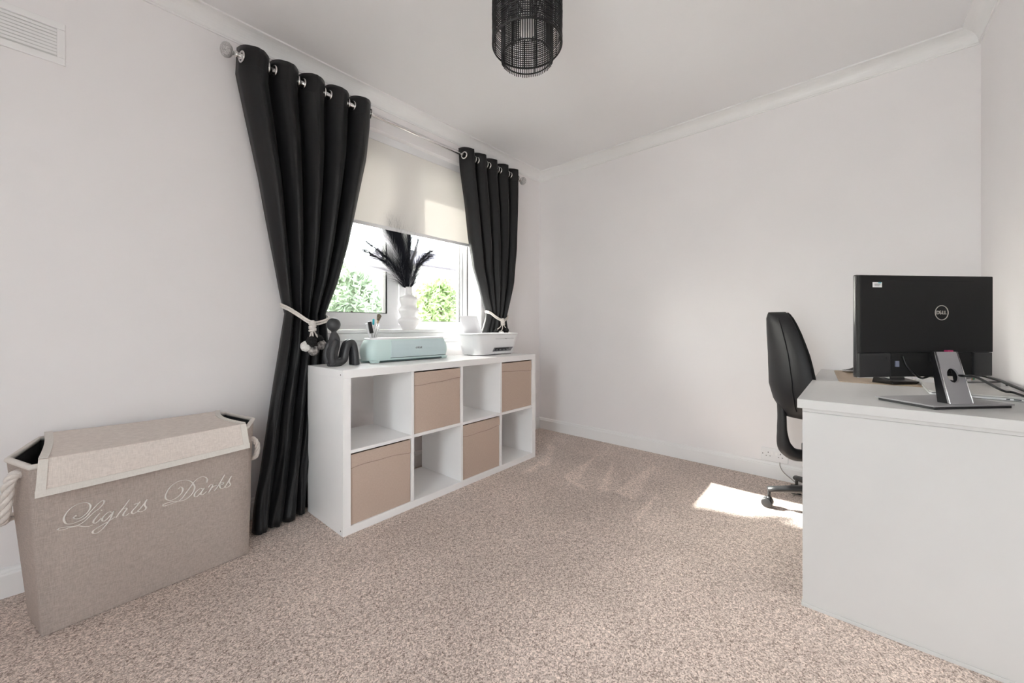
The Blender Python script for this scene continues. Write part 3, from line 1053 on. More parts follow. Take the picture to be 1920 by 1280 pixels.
# torso: thick bent tube from seat to neck, head, arm tube, bent legs, all one body
body = catmull([(0.028, 0, 0.020), (0.004, 0, 0.026), (-0.004, 0, 0.060), (0.006, 0, 0.105), (0.006, 0, 0.142), (0.004, 0, 0.168), (0.003, 0, 0.182)], 6)
nb = len(body)
tube(body, [interp([(0, .020), (.2, .025), (.45, .026), (.65, .027), (.78, .020), (.9, .012), (1, .013)], i / (nb - 1)) for i in range(nb)], 18, bm)
hd = sphere((0.002, 0, 0.213), 0.034, 20, 14, (1.0, 0.92, 1.03), bm)
for sy in (-0.013, 0.020):
    leg = catmull([(-0.008, sy, 0.024), (0.026, sy, 0.020), (0.050, sy, 0.034), (0.060, sy, 0.075), (0.072, sy, 0.112), (0.088, sy, 0.122), (0.102, sy, 0.108), (0.110, sy, 0.06), (0.114, sy, 0.0)], 6)
    nl = len(leg)
    tube(leg, [interp([(0, .021), (.3, .018), (.6, .0155), (.8, .0165), (1, .020)], i / (nl - 1)) for i in range(nl)], 16, bm)
    arm = catmull([(0.006, sy * 1.7, 0.132), (-0.012, sy * 2.1, 0.095), (-0.020, sy * 2.1, 0.055), (-0.012, sy * 1.9, 0.014)], 6)
    tube(arm, [0.014] * len(arm), 14, bm)
lathe([(0.034, 0.0), (0.037, 0.01), (0.030, 0.02)], 20, (0.008, 0.003, 0.0), bm=bm)
o = obj('body', bm, 'ceramic_dark', fg, True)
md = o.modifiers.new('fuse', 'REMESH')
md.mode = 'VOXEL'
md.voxel_size = 0.0028
md.use_smooth_shade = True
sm = o.modifiers.new('soften', 'SMOOTH')
sm.factor = 0.5
sm.iterations = 6

# ------------------------------------------------------------------ mint cutting machine
CX, CYY = 1.345, 2.068
cm = thing('cutting_machine', 'mint green craft cutting machine with a white lid on the shelving unit', 'craft machine', (CX, CYY, KH), 0.03)
hw, hd = 0.288, 0.075
rings = []
for z, s_, yo in ((0.012, 0.955, 0.94), (0.020, 0.975, 0.96), (0.05, 1.0, 1.0), (0.075, 0.998, 1.0), (0.10, 0.975, 0.96), (0.122, 0.94, 0.90), (0.131, 0.92, 0.86)):
    rings.append([(x, y, z) for x, y in rrect(hw * s_, hd * yo, 0.055, 7)])
shell = obj('housing', loft(rings), 'mint', cm, True)
md = shell.modifiers.new('edge', 'EDGE_SPLIT')
md.split_angle = 0.7
rings = [[(x, y, z) for x, y in rrect(hw * s_, hd * yo, 0.05, 7)] for z, s_, yo in ((0.1305, 0.925, 0.865), (0.137, 0.92, 0.86), (0.139, 0.905, 0.84))]
obj('lid', loft(rings), 'plastic_white', cm, False)
pf = [(-0.155, 0.026, -0.0735), (0.245, 0.026, -0.0735), (0.238, 0.124, -0.0665), (-0.150, 0.124, -0.0665)]
pm = [(-0.155, 0.05, -0.0768), (0.245, 0.05, -0.0768), (0.243, 0.085, -0.0768), (-0.154, 0.085, -0.0768)]
bm = loft([[(pf[0][0], pf[0][2], 0.026), (pf[1][0], pf[1][2], 0.026)], [(-0.155, -0.0768, 0.05), (0.245, -0.0768, 0.05)], [(-0.155, -0.0768, 0.077), (0.244, -0.0768, 0.077)], [(-0.152, -0.0738, 0.101), (0.241, -0.0738, 0.101)], [(-0.150, -0.0692, 0.124), (0.238, -0.0692, 0.124)]], cap=False, closed=False)
o = obj('front_door', bm, 'mint_panel', cm)
md = o.modifiers.new('thickness', 'SOLIDIFY')
md.thickness = 0.003
md.offset = 0
obj('door_gap', box(-0.158, 0.248, -0.0745, -0.070, 0.0225, 0.0255), 'mint_dark', cm)
obj('underside', box(-0.225, 0.235, -0.066, 0.05, 0.004, 0.0135), 'mint_dark', cm)
for sx in (-1, 1):
    for sy in (-1, 1):
        obj('foot', loft([[(sx * 0.245 + x, sy * 0.052 + y, z) for x, y in rrect(0.028 * k, 0.016 * k, 0.010, 4)] for z, k in ((0.0, 0.85), (0.016, 1.1))]), 'mint', cm, True)
obj('tool_cup', lathe([(0.022, 0.1385), (0.024, 0.1405), (0.020, 0.1408), (0.018, 0.1395)], 24, (-0.225, 0.0, 0.0)), 'plastic_white', cm, True)
fc = bpy.data.curves.new('logo_text', 'FONT')
fc.body = 'cricut'
fc.size = 0.022
fc.extrude = 0.0006
fc.align_x = 'CENTER'
fc.space_character = 0.95


def text_mesh(curve, name, material, parent, matrix):
    tmp = bpy.data.objects.new('tmp_text', curve)
    C.objects.link(tmp)
    dg = bpy.context.evaluated_depsgraph_get()
    me = bpy.data.meshes.new_from_object(tmp.evaluated_get(dg))
    bpy.data.objects.remove(tmp)
    me.transform(matrix)
    me.materials.clear()
    me.materials.append(M[material])
    me.name = name
    o = bpy.data.objects.new(name, me)
    C.objects.link(o)
    o.parent = parent
    return o


text_mesh(fc, 'lettering', 'plastic_grey', cm, Matrix.Translation((0.035, -0.0788, 0.072)) @ Matrix.Rotation(PI / 2, 4, 'X'))

# tools standing in the machine's cup
CMM = XF_M[cm.name]
cup = CMM @ Vector((-0.225, 0.0, 0.1395))


def tool(name, label, cat, parts, lean):
    t_ = thing(name, label, cat, cup + Vector((lean[2], lean[3], 0)), 0, 'craft tools in the machine cup')
    d = Vector((lean[0], lean[1], 1)).normalized()
    q = Vector((0, 0, 1)).rotation_difference(d).to_matrix().to_4x4()
    for nm, bm, mt, sm_ in parts:
        bm.transform(q)
        obj(nm, bm, mt, t_, sm_)
    return t_


tool('scraper', 'white plastic scraper leaning in the machine cup beside the black one', 'craft tool', [('blade', box(-0.009, 0.009, -0.002, 0.002, 0.0, 0.085), 'plastic_white', False)], (-0.28, 0.0, -0.014, 0.004))
tool('scraper', 'black handled scraper leaning in the machine cup', 'craft tool', [('shaft', box(-0.004, 0.004, -0.0015, 0.0015, 0, 0.045), 'steel', False), ('handle', box(-0.010, 0.010, -0.004, 0.004, 0.028, 0.095), 'plastic_black', False)], (-0.20, -0.02, -0.006, -0.004))
tool('weeding_tool', 'slim clear weeding tool with a teal end in the machine cup', 'craft tool', [('shaft', tube([(0, 0, 0), (0, 0, 0.075)], 0.0035, 10), 'plastic_white', True), ('teal_end', tube([(0, 0, 0.074), (0, 0, 0.078), (0, 0, 0.106), (0, 0, 0.109)], [0.003, 0.006, 0.006, 0.003], 12), 'teal', True)], (0.04, 0.0, 0.002, 0.006))
tool('paint_brush', 'small flared brush with brown bristles in the machine cup', 'brush', [('handle', tube([(0, 0, 0), (0, 0, 0.09)], 0.0028, 10), 'steel', True), ('ferrule', tube([(0, 0, 0.085), (0, 0, 0.103)], [0.0045, 0.0075], 12), 'wood_light', True),
                                                                                          ('bristles', tube([(0, 0, 0.102), (0, 0, 0.118), (0.001, 0, 0.134), (0.003, 0, 0.137)], [0.0075, 0.011, 0.0135, 0.010], 14), 'bristle', True)], (0.24, 0.0, 0.006, -0.002))
tool('tweezers', 'pair of fine steel tweezers leaning in the machine cup', 'craft tool', [('tines', tube([(-0.003, 0, 0), (-0.006, 0, 0.05), (0, 0, 0.088)], 0.0016, 6, tube([(0.003, 0, 0), (0.006, 0, 0.05), (0, 0, 0.088)], 0.0016, 6)), 'steel', True)], (0.36, 0.02, 0.012, 0.0))

# ------------------------------------------------------------------ printer
PX, PYC = 2.035, 2.045
pr = thing('printer', 'white inkjet printer with a dark paper slot on the shelving unit', 'printer', (PX, PYC, KH), 0.0193)
rings = []
for z, a, b2 in ((0.006, 0.195, 0.092), (0.012, 0.200, 0.096), (0.07, 0.214, 0.102), (0.125, 0.229, 0.108), (0.146, 0.235, 0.111)):
    rings.append([(x, y, z) for x, y in rrect(a, b2, 0.050, 8)])
body_o = obj('body', loft(rings), 'plastic_white', pr, True)
md = body_o.modifiers.new('edge', 'EDGE_SPLIT')
md.split_angle = 0.7
obj('lid', loft([[(x, y, z) for x, y in rrect(a, b2, 0.05, 8)] for z, a, b2 in ((0.1475, 0.236, 0.112), (0.155, 0.238, 0.113), (0.158, 0.234, 0.110))]), 'plastic_white', pr)
obj('base_feet', box(-0.15, 0.17, -0.075, 0.075, 0.0, 0.008), 'plastic_grey', pr)
sl_ = obj('paper_slot', hexa([(-0.060, -0.1005, 0.026), (0.135, -0.1005, 0.026), (0.135, -0.02, 0.026), (-0.060, -0.02, 0.026), (-0.043, -0.1046, 0.054), (0.160, -0.1046, 0.054), (0.160, -0.02, 0.054), (-0.043, -0.02, 0.054)]), 'plastic_grey', pr)
obj('slot_opening', hexa([(-0.045, -0.1022, 0.033), (0.10, -0.1022, 0.033), (0.10, -0.05, 0.033), (-0.045, -0.05, 0.033), (-0.036, -0.1052, 0.051), (0.115, -0.1052, 0.051), (0.115, -0.05, 0.051), (-0.036, -0.05, 0.051)]), 'plastic_black', sl_)
for k in range(4):
    obj('paper_roller', lathe([(0.006, -0.010), (0.006, 0.010)], 12, (-0.02 + 0.036 * k, -0.1005, 0.037), 'X'), 'plastic_grey', sl_, True)
obj('output_tray', box(-0.04, 0.12, -0.104, -0.06, 0.012, 0.017), 'plastic_white', pr)
obj('panel_groove', box(-0.035, 0.165, -0.1085, -0.10, 0.1165, 0.1180), 'plastic_grey', pr)
obj('brand_mark', box(0.065, 0.085, -0.1087, -0.10, 0.1155, 0.1195), 'plastic_grey', pr)
obj('power_tab', box(0.186, 0.195, -0.060, -0.050, 0.008, 0.022), 'plastic_black', pr)
obj('rear_tray', hexa([(-0.17, 0.088, 0.150), (0.0, 0.088, 0.150), (0.0, 0.092, 0.150), (-0.17, 0.092, 0.150), (-0.17, 0.098, 0.200), (0.0, 0.098, 0.200), (0.0, 0.102, 0.200), (-0.17, 0.102, 0.200)]), 'plastic_white', pr)
pp = [on_y(858, 592, 2.155), on_y(889, 592.5, 2.155)]
bm = hexa([(1.868, 2.128, KH + 0.159), (2.05, 2.128, KH + 0.159), (2.05, 2.129, KH + 0.159), (1.868, 2.129, KH + 0.159),
           (1.835, 2.140, 1.056), (2.005, 2.140, 1.056), (2.005, 2.141, 1.056), (1.835, 2.141, 1.056)])
single('paper_sheet', bm, 'paper', 'blank white sheet standing in the rear feed of the printer', 'paper', (1.95, 2.128, KH + 0.159))

# ------------------------------------------------------------------ vase and plumes
VX, VY, VZ = 1.548, 2.354, WZ0 + 0.011
prof = [(0.050, 0.0), (0.054, 0.004), (0.058, 0.02)]


def bulges():
    out = [(0.0, 0.044), (0.003, 0.046), (0.020, 0.052), (0.042, 0.066), (0.056, 0.0735), (0.064, 0.0745), (0.071, 0.071), (0.082, 0.056), (0.090, 0.0525), (0.098, 0.055), (0.115, 0.064), (0.129, 0.070),
           (0.138, 0.0715), (0.147, 0.067), (0.160, 0.053), (0.168, 0.0495), (0.177, 0.052), (0.195, 0.059), (0.210, 0.063), (0.219, 0.063), (0.228, 0.056), (0.238, 0.036), (0.245, 0.028), (0.256, 0.0255), (0.292, 0.0245), (0.299, 0.0235), (0.299, 0.0195), (0.26, 0.020), (0.22, 0.03)]
    return [(r, h) for h, r in out]


vs_ = lathe(bulges(), 40, (VX, VY, VZ))
single('vase', vs_, 'ceramic_white', 'white bubble-shaped ceramic vase on the window sill', 'vase', (VX, VY, VZ), True)


def plume(label, tip, mt, hairs, length, seed, bend=0.03, spread=0.5):
    hairs = int(hairs * 1.7)
    rnd = random.Random(seed)
    base = Vector((VX + rnd.uniform(-0.006, 0.006), VY + rnd.uniform(-0.006, 0.006), VZ + 0.27))
    tip = Vector(tip)
    mid1 = Vector((VX + (tip.x - VX) * 0.12, VY + (tip.y - VY) * 0.2, VZ + 0.31))
    mid2 = mid1.lerp(tip, 0.5) + Vector((-(tip.x - VX) * 0.10, 0, bend))
    spine = catmull([base, mid1, mid2, tip], 10)
    t_ = thing('feather_plume', label, 'dried plume', base, 0, 'plumes in the vase')
    n = len(spine)
    obj('stem', tube(spine, [0.0022 * (1 - 0.7 * i / n) for i in range(n)], 5), mt, t_, True, True)
    bm = bmesh.new()
    for k in range(hairs):
        f = 0.22 + 0.78 * (k + rnd.random()) / hairs
        i = min(int(f * (n - 1)), n - 2)
        p = spine[i].lerp(spine[i + 1], f * (n - 1) - i)
        d = (spine[i + 1] - spine[i]).normalized()
        side = d.orthogonal().normalized()
        side.rotate(Matrix.Rotation(rnd.uniform(0, 2 * PI), 3, d))
        ln = length * rnd.uniform(0.6, 1.15) * (1.0 if f < 0.8 else 1.0 - 0.5 * (f - 0.8) / 0.2) * min(1, (f - 0.14) / 0.2)
        q1 = p + (d * 0.80 + side * spread * 0.75) * ln * 0.5
        q2 = p + (d * 0.85 + side * spread) * ln + Vector((0, 0, -0.10 * ln))
        wv = d.cross(side) * 0.0008
        a = [bm.verts.new(x) for x in (p - wv, p + wv, q1 + wv * 0.8, q1 - wv * 0.8)]
        b_ = bm.verts.new(q2)
        bm.faces.new(a)
        bm.faces.new((a[3], a[2], b_))
    o = obj('barbs', bm, mt, t_, False, True)
    o['kind'] = 'stuff'
    return t_


plume('tall black feathery plume rising highest from the vase, up behind the blind', (1.405, 2.405, 1.70), 'plume_black', 1700, 0.20, 11, 0.03, 0.45)
plume('black feathery plume standing beside the tallest one, near the vase centre', (1.475, 2.400, 1.69), 'plume_black', 1700, 0.19, 12, 0.02, 0.45)
plume('thin dark plume standing upright over the vase mouth', (1.585, 2.395, 1.63), 'plume_black', 700, 0.16, 13, 0.03, 0.5)
plume('sparse black plume leaning far out towards the left curtain', (1.255, 2.385, 1.525), 'plume_black', 330, 0.17, 14, 0.03, 0.55)
plume('sparse black plume leaning out below its neighbour towards the left curtain', (1.235, 2.39, 1.47), 'plume_black', 330, 0.17, 15, 0.03, 0.55)
plume('sparse black plume leaning out towards the printer', (1.765, 2.39, 1.545), 'plume_black', 330, 0.17, 16, 0.03, 0.55)
plume('sparse black plume arching lowest towards the printer', (1.735, 2.375, 1.495), 'plume_black', 330, 0.17, 17, 0.03, 0.55)
plume('thin black spray pointing up towards the blind between two plumes', (1.655, 2.39, 1.61), 'plume_black', 200, 0.14, 18, 0.03, 0.4)
plume('white feathery plume leaning towards the left curtain, behind the black ones', (1.27, 2.41, 1.38), 'plume_white', 420, 0.14, 19, 0.03, 0.4)
plume('white feathery plume standing upright behind the tallest black one', (1.345, 2.41, 1.655), 'plume_white', 420, 0.15, 20, 0.03, 0.4)
plume('white feathery plume between the black plumes on the printer side', (1.625, 2.38, 1.53), 'plume_white', 420, 0.12, 21, 0.03, 0.4)

# ------------------------------------------------------------------ laundry hamper
hp = thing('laundry_hamper', 'taupe linen laundry hamper with ivory piping and a flap lid', 'laundry hamper', (0.2, 2.03, 0))
bot = [(-.077, 1.897), (.485, 1.940), (.505, 2.06), (.485, 2.20), (-.085, 2.20), (-.114, 2.08)]
top = [(-.098, 1.842), (.466, 1.882), (.528, 2.04), (.470, 2.258), (-.100, 2.258), (-.152, 2.00)]
ZT = [.548, .553, .552, .556, .556, .550]


def hring(f, inset=0.0, zz=None, bulge=0.0):
    out = []
    cx, cy = 0.19, 2.05
    nb_ = len(bot)
    for i in range(nb_):
        a = Vector((bot[i][0], bot[i][1], 0.002)).lerp(Vector((top[i][0], top[i][1], ZT[i])), f)
        j = (i + 1) % nb_
        b2 = Vector((bot[j][0], bot[j][1], 0.002)).lerp(Vector((top[j][0], top[j][1], ZT[j])), f)
        for k in range(8):
            p = a.lerp(b2, k / 8)
            e = (b2 - a)
            nrm = Vector((e.y, -e.x, 0)).normalized()
            s_ = math.sin(PI * k / 8) * bulge * math.sin(PI * min(1, f * 1.05)) * (1 + 0.5 * noise.noise(p * 4))
            p = p + nrm * (s_ - inset)
            if zz is not None: p.z = zz
            out.append(p)
    return out


outer = [hring(f, 0, None, 0.006) for f in (0, .08, .2, .35, .5, .65, .8, .92, 1.0)]
obj('linen_body', loft(outer, cap=False), 'linen', hp, True, True)
body_in = [hring(f, 0.007, None, 0.0) for f in (1.0, .7, .35, .03)]
obj('lining', loft(body_in, cap=False), 'lining', hp, True, True)
bm = bmesh.new()
bm.faces.new([bm.verts.new(p) for p in hring(0.03, 0.007)])
obj('base_board', bm, 'lining', hp, False, True)
rim = hring(1.0, 0.003)
obj('rim_piping', tube(rim, 0.0085, 8, closed=True), 'piping', hp, True, True)
# lid: flat top hinged at the back, front flap with ivory tape border
LBL, LBR = Vector((-.086, 2.262, .572)), Vector((.448, 2.262, .570))
LFL, LFR = Vector((-.081, 1.828, .570)), Vector((.455, 1.868, .574))
LDL, LDR = Vector((-.087, 1.818, .462)), Vector((.466, 1.858, .476))
NT = 20


def lid_row(a, b2, sag=0.0):
    return [a.lerp(b2, k / NT) + Vector((0, 0, -sag * math.sin(PI * k / NT))) for k in range(NT + 1)]


rows = []
for k in range(7):
    f = k / 6
    a, b2 = LBL.lerp(LFL, f), LBR.lerp(LFR, f)
    cut = 0.030 * math.sin(PI * f)
    a = a + Vector((0.006 * math.sin(PI * f), 0, 0))
    b2 = b2 - Vector((cut, 0, 0))
    rows.append(lid_row(a, b2, 0.004))
for k in range(1, 5):
    f = k / 4
    rows.append(lid_row(LFL.lerp(LDL, f), LFR.lerp(LDR, f), 0.002))
lid = obj('lid', loft(rows, cap=False, closed=False), 'linen_light', hp, False, True)
md = lid.modifiers.new('thickness', 'SOLIDIFY')
md.thickness = 0.005
md.offset = 0


def tape(pts, nrm, wvec, name='lid_tape'):
    bm = bmesh.new()
    r0 = [Vector(p) + nrm * 0.0045 for p in pts]
    r1 = [Vector(p) + nrm * 0.0045 + wvec for p in pts]
    loft([r0, r1], bm, cap=False, closed=False)
    o = obj(name, bm, 'piping', lid, False, True)
    md = o.modifiers.new('thickness', 'SOLIDIFY')
    md.thickness = 0.003
    md.offset = 0
    return o


nf = Vector((0.05, -1, 0.03))
up = Vector((0, 0, 1))
tape([p + Vector((0, 0, -0.001)) for p in rows[-1]], nf, Vector((0, 0.001, 0.020)))
tape([LFL.lerp(LDL, k / 4) for k in range(5)], nf * 1.15, Vector((0.020, 0.0015, 0)))
tape([LFR.lerp(LDR, k / 4) for k in range(5)], nf * 1.15, Vector((-0.020, -0.0015, 0)))
tape([r[0] for r in rows[:7]], up, Vector((0.020, 0, 0)))
tape([r[-1] for r in rows[:7]], up, Vector((-0.018, 0, 0)))


# twisted rope handles
def twisted(path, r, name):
    path = catmull(path, 10)
    bm = bmesh.new()
    n = len(path)
    for s_ in range(3):
        pts = []
        for i, p in enumerate(path):
            d = (path[min(i + 1, n - 1)] - path[max(i - 1, 0)]).normalized()
            a = d.orthogonal().normalized()
            b2 = d.cross(a)
            an = i / n * 2 * PI * 3.2 + s_ * 2 * PI / 3
            ref = Vector((0, 1, 0))
            a = (ref - d * ref.dot(d)).normalized()
            b2 = d.cross(a)
            pts.append(p + (a * math.cos(an) + b2 * math.sin(an)) * r * 0.55)
        tube(pts, r * 0.62, 8, bm)
    return obj(name, bm, 'rope', hp, True, True)


twisted([on_y(36, 888, 1.915), on_y(26, 891, 1.905), on_y(17, 906, 1.91), on_y(13, 930, 1.925), on_y(9, 955, 1.94), on_y(5, 975, 1.965), (-.158, 2.02, .355), (-.125, 2.05, .36)], 0.0125, 'rope_handle')
twisted([(.487, 1.99, .475), (.508, 1.975, .480), (.522, 1.97, .455), (.524, 1.975, .42), (.518, 1.99, .395), (.500, 2.03, .385)], 0.0095, 'rope_handle')

# embroidered script on the front panel, strokes laid on the front plane
p0, p1, p2 = Vector((-.077, 1.897, 0)), Vector((.485, 1.940, 0)), Vector((-.098, 1.842, .548))
pn = (p1 - p0).cross(p2 - p0).normalized()
if pn.y > 0: pn = -pn


def on_front(zx, zy):
    d = ray(100 + zx / 5.486, 880 + zy / 5.486)
    o_ = Vector((0, 0, CAM_H))
    tt = (p0 - o_).dot(pn) / d.dot(pn)
    return o_ + d * tt + pn * 0.0072


script_strokes = [
    # L
    [(225, 470), (207, 482), (222, 497), (270, 490), (330, 450), (370, 402), (378, 357), (350, 333), (300, 332), (230, 355), (160, 405), (115, 465), (108, 510), (130, 545), (180, 548), (245, 528), (305, 500), (345, 468), (375, 430), (405, 398), (450, 350), (500, 311), (521, 313), (513, 342), (470, 390), (415, 430), (370, 472), (318, 522), (262, 558), (200, 575), (130, 580), (70, 590), (44, 603), (57, 612), (100, 607), (170, 586), (250, 570), (310, 576), (362, 574), (402, 558)],
    [(477, 440), (452, 465), (416, 510), (410, 535), (430, 541), (460, 520), (492, 488)],
    [(600, 432), (575, 425), (545, 442), (508, 482), (500, 511), (520, 520), (560, 490), (602, 440)],
    [(618, 418), (582, 500), (530, 570), (480, 620), (440, 645), (408, 646), (405, 624), (440, 595), (500, 560), (570, 520), (632, 478)],
    [(782, 298), (720, 380), (680, 430), (640, 487)],
    [(655, 462), (708, 402), (742, 386), (750, 400), (722, 438), (715, 463), (740, 466), (778, 438)],
    [(892, 315), (850, 370), (806, 420), (806, 441), (830, 441), (872, 415)],
    [(822, 352), (850, 342), (893, 335)],
    [(872, 412), (915, 362), (962, 297), (942, 330), (936, 358), (951, 384), (932, 410), (892, 426), (866, 417), (876, 405)],
    # D
    [(1283, 190), (1300, 172), (1322, 180), (1325, 210), (1300, 250), (1250, 290), (1200, 309), (1160, 300), (1148, 270), (1165, 220), (1210, 160), (1280, 116), (1350, 100), (1410, 115), (1446, 160), (1441, 210), (1402, 265), (1342, 305), (1282, 318), (1202, 326), (1142, 345), (1120, 358), (1140, 366), (1200, 346), (1275, 321)],
    [(1572, 128), (1577, 88), (1545, 68), (1500, 75), (1450, 110), (1410, 165), (1362, 230), (1322, 284), (1284, 318)],
    [(1532, 192), (1508, 186), (1480, 205), (1450, 240), (1448, 268), (1475, 268), (1513, 228), (1540, 190)],
    [(1548, 182), (1522, 220), (1511, 245), (1530, 251), (1572, 218)],
    [(1588, 178), (1612, 150), (1632, 152), (1620, 180), (1590, 232)],
    [(1606, 198), (1648, 162), (1676, 154)],
    [(1757, 46), (1720, 110), (1682, 170), (1650, 212)],
    [(1680, 168), (1718, 132), (1744, 126), (1736, 145), (1706, 156), (1715, 185), (1740, 186), (1768, 162)],
    [(1766, 160), (1795, 115), (1827, 60), (1808, 95), (1802, 120), (1816, 145), (1800, 166), (1772, 178), (1756, 166)],
]


def script(strokes_, name):
    bm = bmesh.new()
    for st in strokes_:
        pts2 = catmull([Vector((a, b2, 0)) for a, b2 in st], 5)
        p3 = [on_front(p.x, p.y) for p in pts2]
        rad = []
        n = len(pts2)
        for i in range(n):
            d = pts2[min(i + 1, n - 1)] - pts2[max(i - 1, 0)]
            # broad on the slanting down strokes, hairline elsewhere, like pointed-pen lettering
            an = math.atan2(-d.y, d.x)
            k = abs(math.sin(an - 0.15)) ** 2 if d.length > 0 else 0
            e = min(1.0, (min(i, n - 1 - i) + 1) / 3)
            rad.append((0.0010 + 0.0019 * k) * (0.7 + 0.3 * e))
        tube(p3, rad, 6, bm)
    return bm


obj('embroidered_word', script(script_strokes[:9], 'w'), 'thread', hp, True, True, label='ivory script word reading Lights')
obj('embroidered_word', script(script_strokes[9:], 'w'), 'thread', hp, True, True, label='ivory script word reading Darks')
for zx, zy, r in ((228, 466, 0.0030), (493, 410, 0.0022), (1283, 188, 0.0022)):
    obj('embroidered_dot', sphere(on_front(zx, zy), r, 10, 6), 'thread', hp, True, True)

# ------------------------------------------------------------------ wall vent
vt = thing('wall_vent', 'white slatted ventilation grille high on the window wall above the hamper', 'vent', (-0.11, YW, 1.98))
vx0, vx1, vz0, vz1 = -0.215, -0.034, 1.978, 2.138
obj('frame', box(vx0, vx1, YW - 0.007, YW, vz0, vz0 + 0.026, box(vx0, vx1, YW - 0.007, YW, vz1 - 0.026, vz1, box(vx0, vx0 + 0.024, YW - 0.007, YW, vz0 + 0.026, vz1 - 0.026, box(vx1 - 0.022, vx1, YW - 0.007, YW, vz0 + 0.026, vz1 - 0.026)))), 'trim', vt, world=True, bevel=0.002)
obj('back_plate', box(vx0 + 0.02, vx1 - 0.02, YW - 0.0015, YW, vz0 + 0.02, vz1 - 0.02), 'vent_back', vt, world=True)
for k in range(8):
    z = vz0 + 0.032 + k * 0.0125
    obj('slat', hexa([(vx0 + 0.024, YW - 0.006, z), (vx1 - 0.022, YW - 0.006, z), (vx1 - 0.022, YW - 0.0015, z + 0.003), (vx0 + 0.024, YW - 0.0015, z + 0.003),
                      (vx0 + 0.024, YW - 0.006, z + 0.0092), (vx1 - 0.022, YW - 0.006, z + 0.0092), (vx1 - 0.022, YW - 0.0015, z + 0.0105), (vx0 + 0.024, YW - 0.0015, z + 0.0105)]), 'trim', vt, world=True)

# ------------------------------------------------------------------ pendant lamp
LX, LY = 1.160, 0.953
pl = thing('pendant_lamp', 'black double-cylinder rattan pendant lampshade hanging from the ceiling', 'pendant lamp', (LX, LY, 2.01))


def hoops(R, z0, z1, step, r, bm=None):
    bm = bm or bmesh.new()
    z = z0
    k = 0
    while z <= z1:
        torus((LX, LY, z + random.uniform(-0.0006, 0.0006)), R + random.uniform(-0.0008, 0.0008), r, (random.uniform(-.004, .004), random.uniform(-.004, .004), 1), 56, 5, bm)
        z += step
        k += 1
    return bm


def sticks(R, z0, z1, n, r, bm=None):
    bm = bm or bmesh.new()
    for k in range(n):
        a = 2 * PI * k / n
        x, y = LX + R * math.cos(a), LY + R * math.sin(a)
        tube([(x, y, z0 + random.uniform(-0.0015, 0.0015)), (x, y, z1)], r, 5, bm)
    return bm


tag(obj('outer_cane_hoops', hoops(0.135, 2.070, 2.36, 0.0086, 0.0019), 'lamp_black', pl, True, True), kind='stuff')
tag(obj('outer_uprights', sticks(0.1325, 2.068, 2.362, 16, 0.0020), 'lamp_black', pl, True, True), kind='stuff')
tag(obj('inner_cane_uprights', sticks(0.100, 2.006, 2.34, 72, 0.0020), 'lamp_black', pl, True, True), kind='stuff')
for z in (2.019,):
    obj('inner_frame_ring', torus((LX, LY, z), 0.0985, 0.0028, (0, 0, 1), 56, 7), 'lamp_black', pl, True, True)
for k in range(4):
    a = k * PI / 2 + 0.35
    obj('frame_rod', tube([(LX + 0.0965 * math.cos(a), LY + 0.0965 * math.sin(a), 2.016), (LX + 0.0965 * math.cos(a), LY + 0.0965 * math.sin(a), 2.34)], 0.003, 6), 'lamp_black', pl, True, True)
obj('outer_frame_ring', torus((LX, LY, 2.066), 0.1345, 0.003, (0, 0, 1), 56, 7), 'lamp_black', pl, True, True)
for k in range(3):
    a = k * 2 * PI / 3
    obj('spider_arm', tube([(LX, LY, 2.335), (LX + 0.134 * math.cos(a), LY + 0.134 * math.sin(a), 2.335)], 0.0025, 6), 'lamp_black', pl, True, True)
obj('bulb', lathe([(0.003, 2.094), (0.018, 2.098), (0.027, 2.110), (0.031, 2.130), (0.029, 2.155), (0.020, 2.185), (0.0135, 2.215), (0.013, 2.262)], 24, (LX, LY, 0)), 'bulb', pl, True, True)
obj('lamp_holder', lathe([(0.016, 2.258), (0.020, 2.262), (0.020, 2.31), (0.012, 2.33)], 20, (LX, LY, 0)), 'plastic_white', pl, True, True)
obj('flex', tube([(LX, LY, 2.32), (LX, LY, 2.43)], 0.0035, 8), 'plastic_white', pl, True, True)
obj('ceiling_rose', lathe([(0.012, 2.418), (0.030, 2.425), (0.038, 2.438), (0.039, 2.452)], 28, (LX, LY, 0)), 'plastic_white', pl, True, True)

# ------------------------------------------------------------------ desk
DX0, DX1, DY0, DY1, DZ = 1.663, 2.95, -0.452, 0.150, 0.72
dk = thing('desk', 'white panel-end desk along the wall carrying a monitor', 'desk', ((DX0 + DX1) / 2, (DY0 + DY1) / 2, 0))
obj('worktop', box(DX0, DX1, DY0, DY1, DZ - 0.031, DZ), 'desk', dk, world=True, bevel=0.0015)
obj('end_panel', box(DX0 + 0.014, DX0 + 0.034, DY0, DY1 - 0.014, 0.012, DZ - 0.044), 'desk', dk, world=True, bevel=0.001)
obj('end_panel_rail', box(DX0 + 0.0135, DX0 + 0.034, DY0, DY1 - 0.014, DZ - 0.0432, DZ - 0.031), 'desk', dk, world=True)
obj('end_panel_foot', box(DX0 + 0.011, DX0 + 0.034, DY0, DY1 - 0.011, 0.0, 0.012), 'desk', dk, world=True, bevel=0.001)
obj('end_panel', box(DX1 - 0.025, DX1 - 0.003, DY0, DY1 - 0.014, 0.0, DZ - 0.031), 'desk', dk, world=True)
obj('modesty_panel', box(DX0 + 0.034, DX1 - 0.025, DY0 + 0.01, DY0 + 0.028, 0.25, DZ - 0.031), 'desk', dk, world=True)

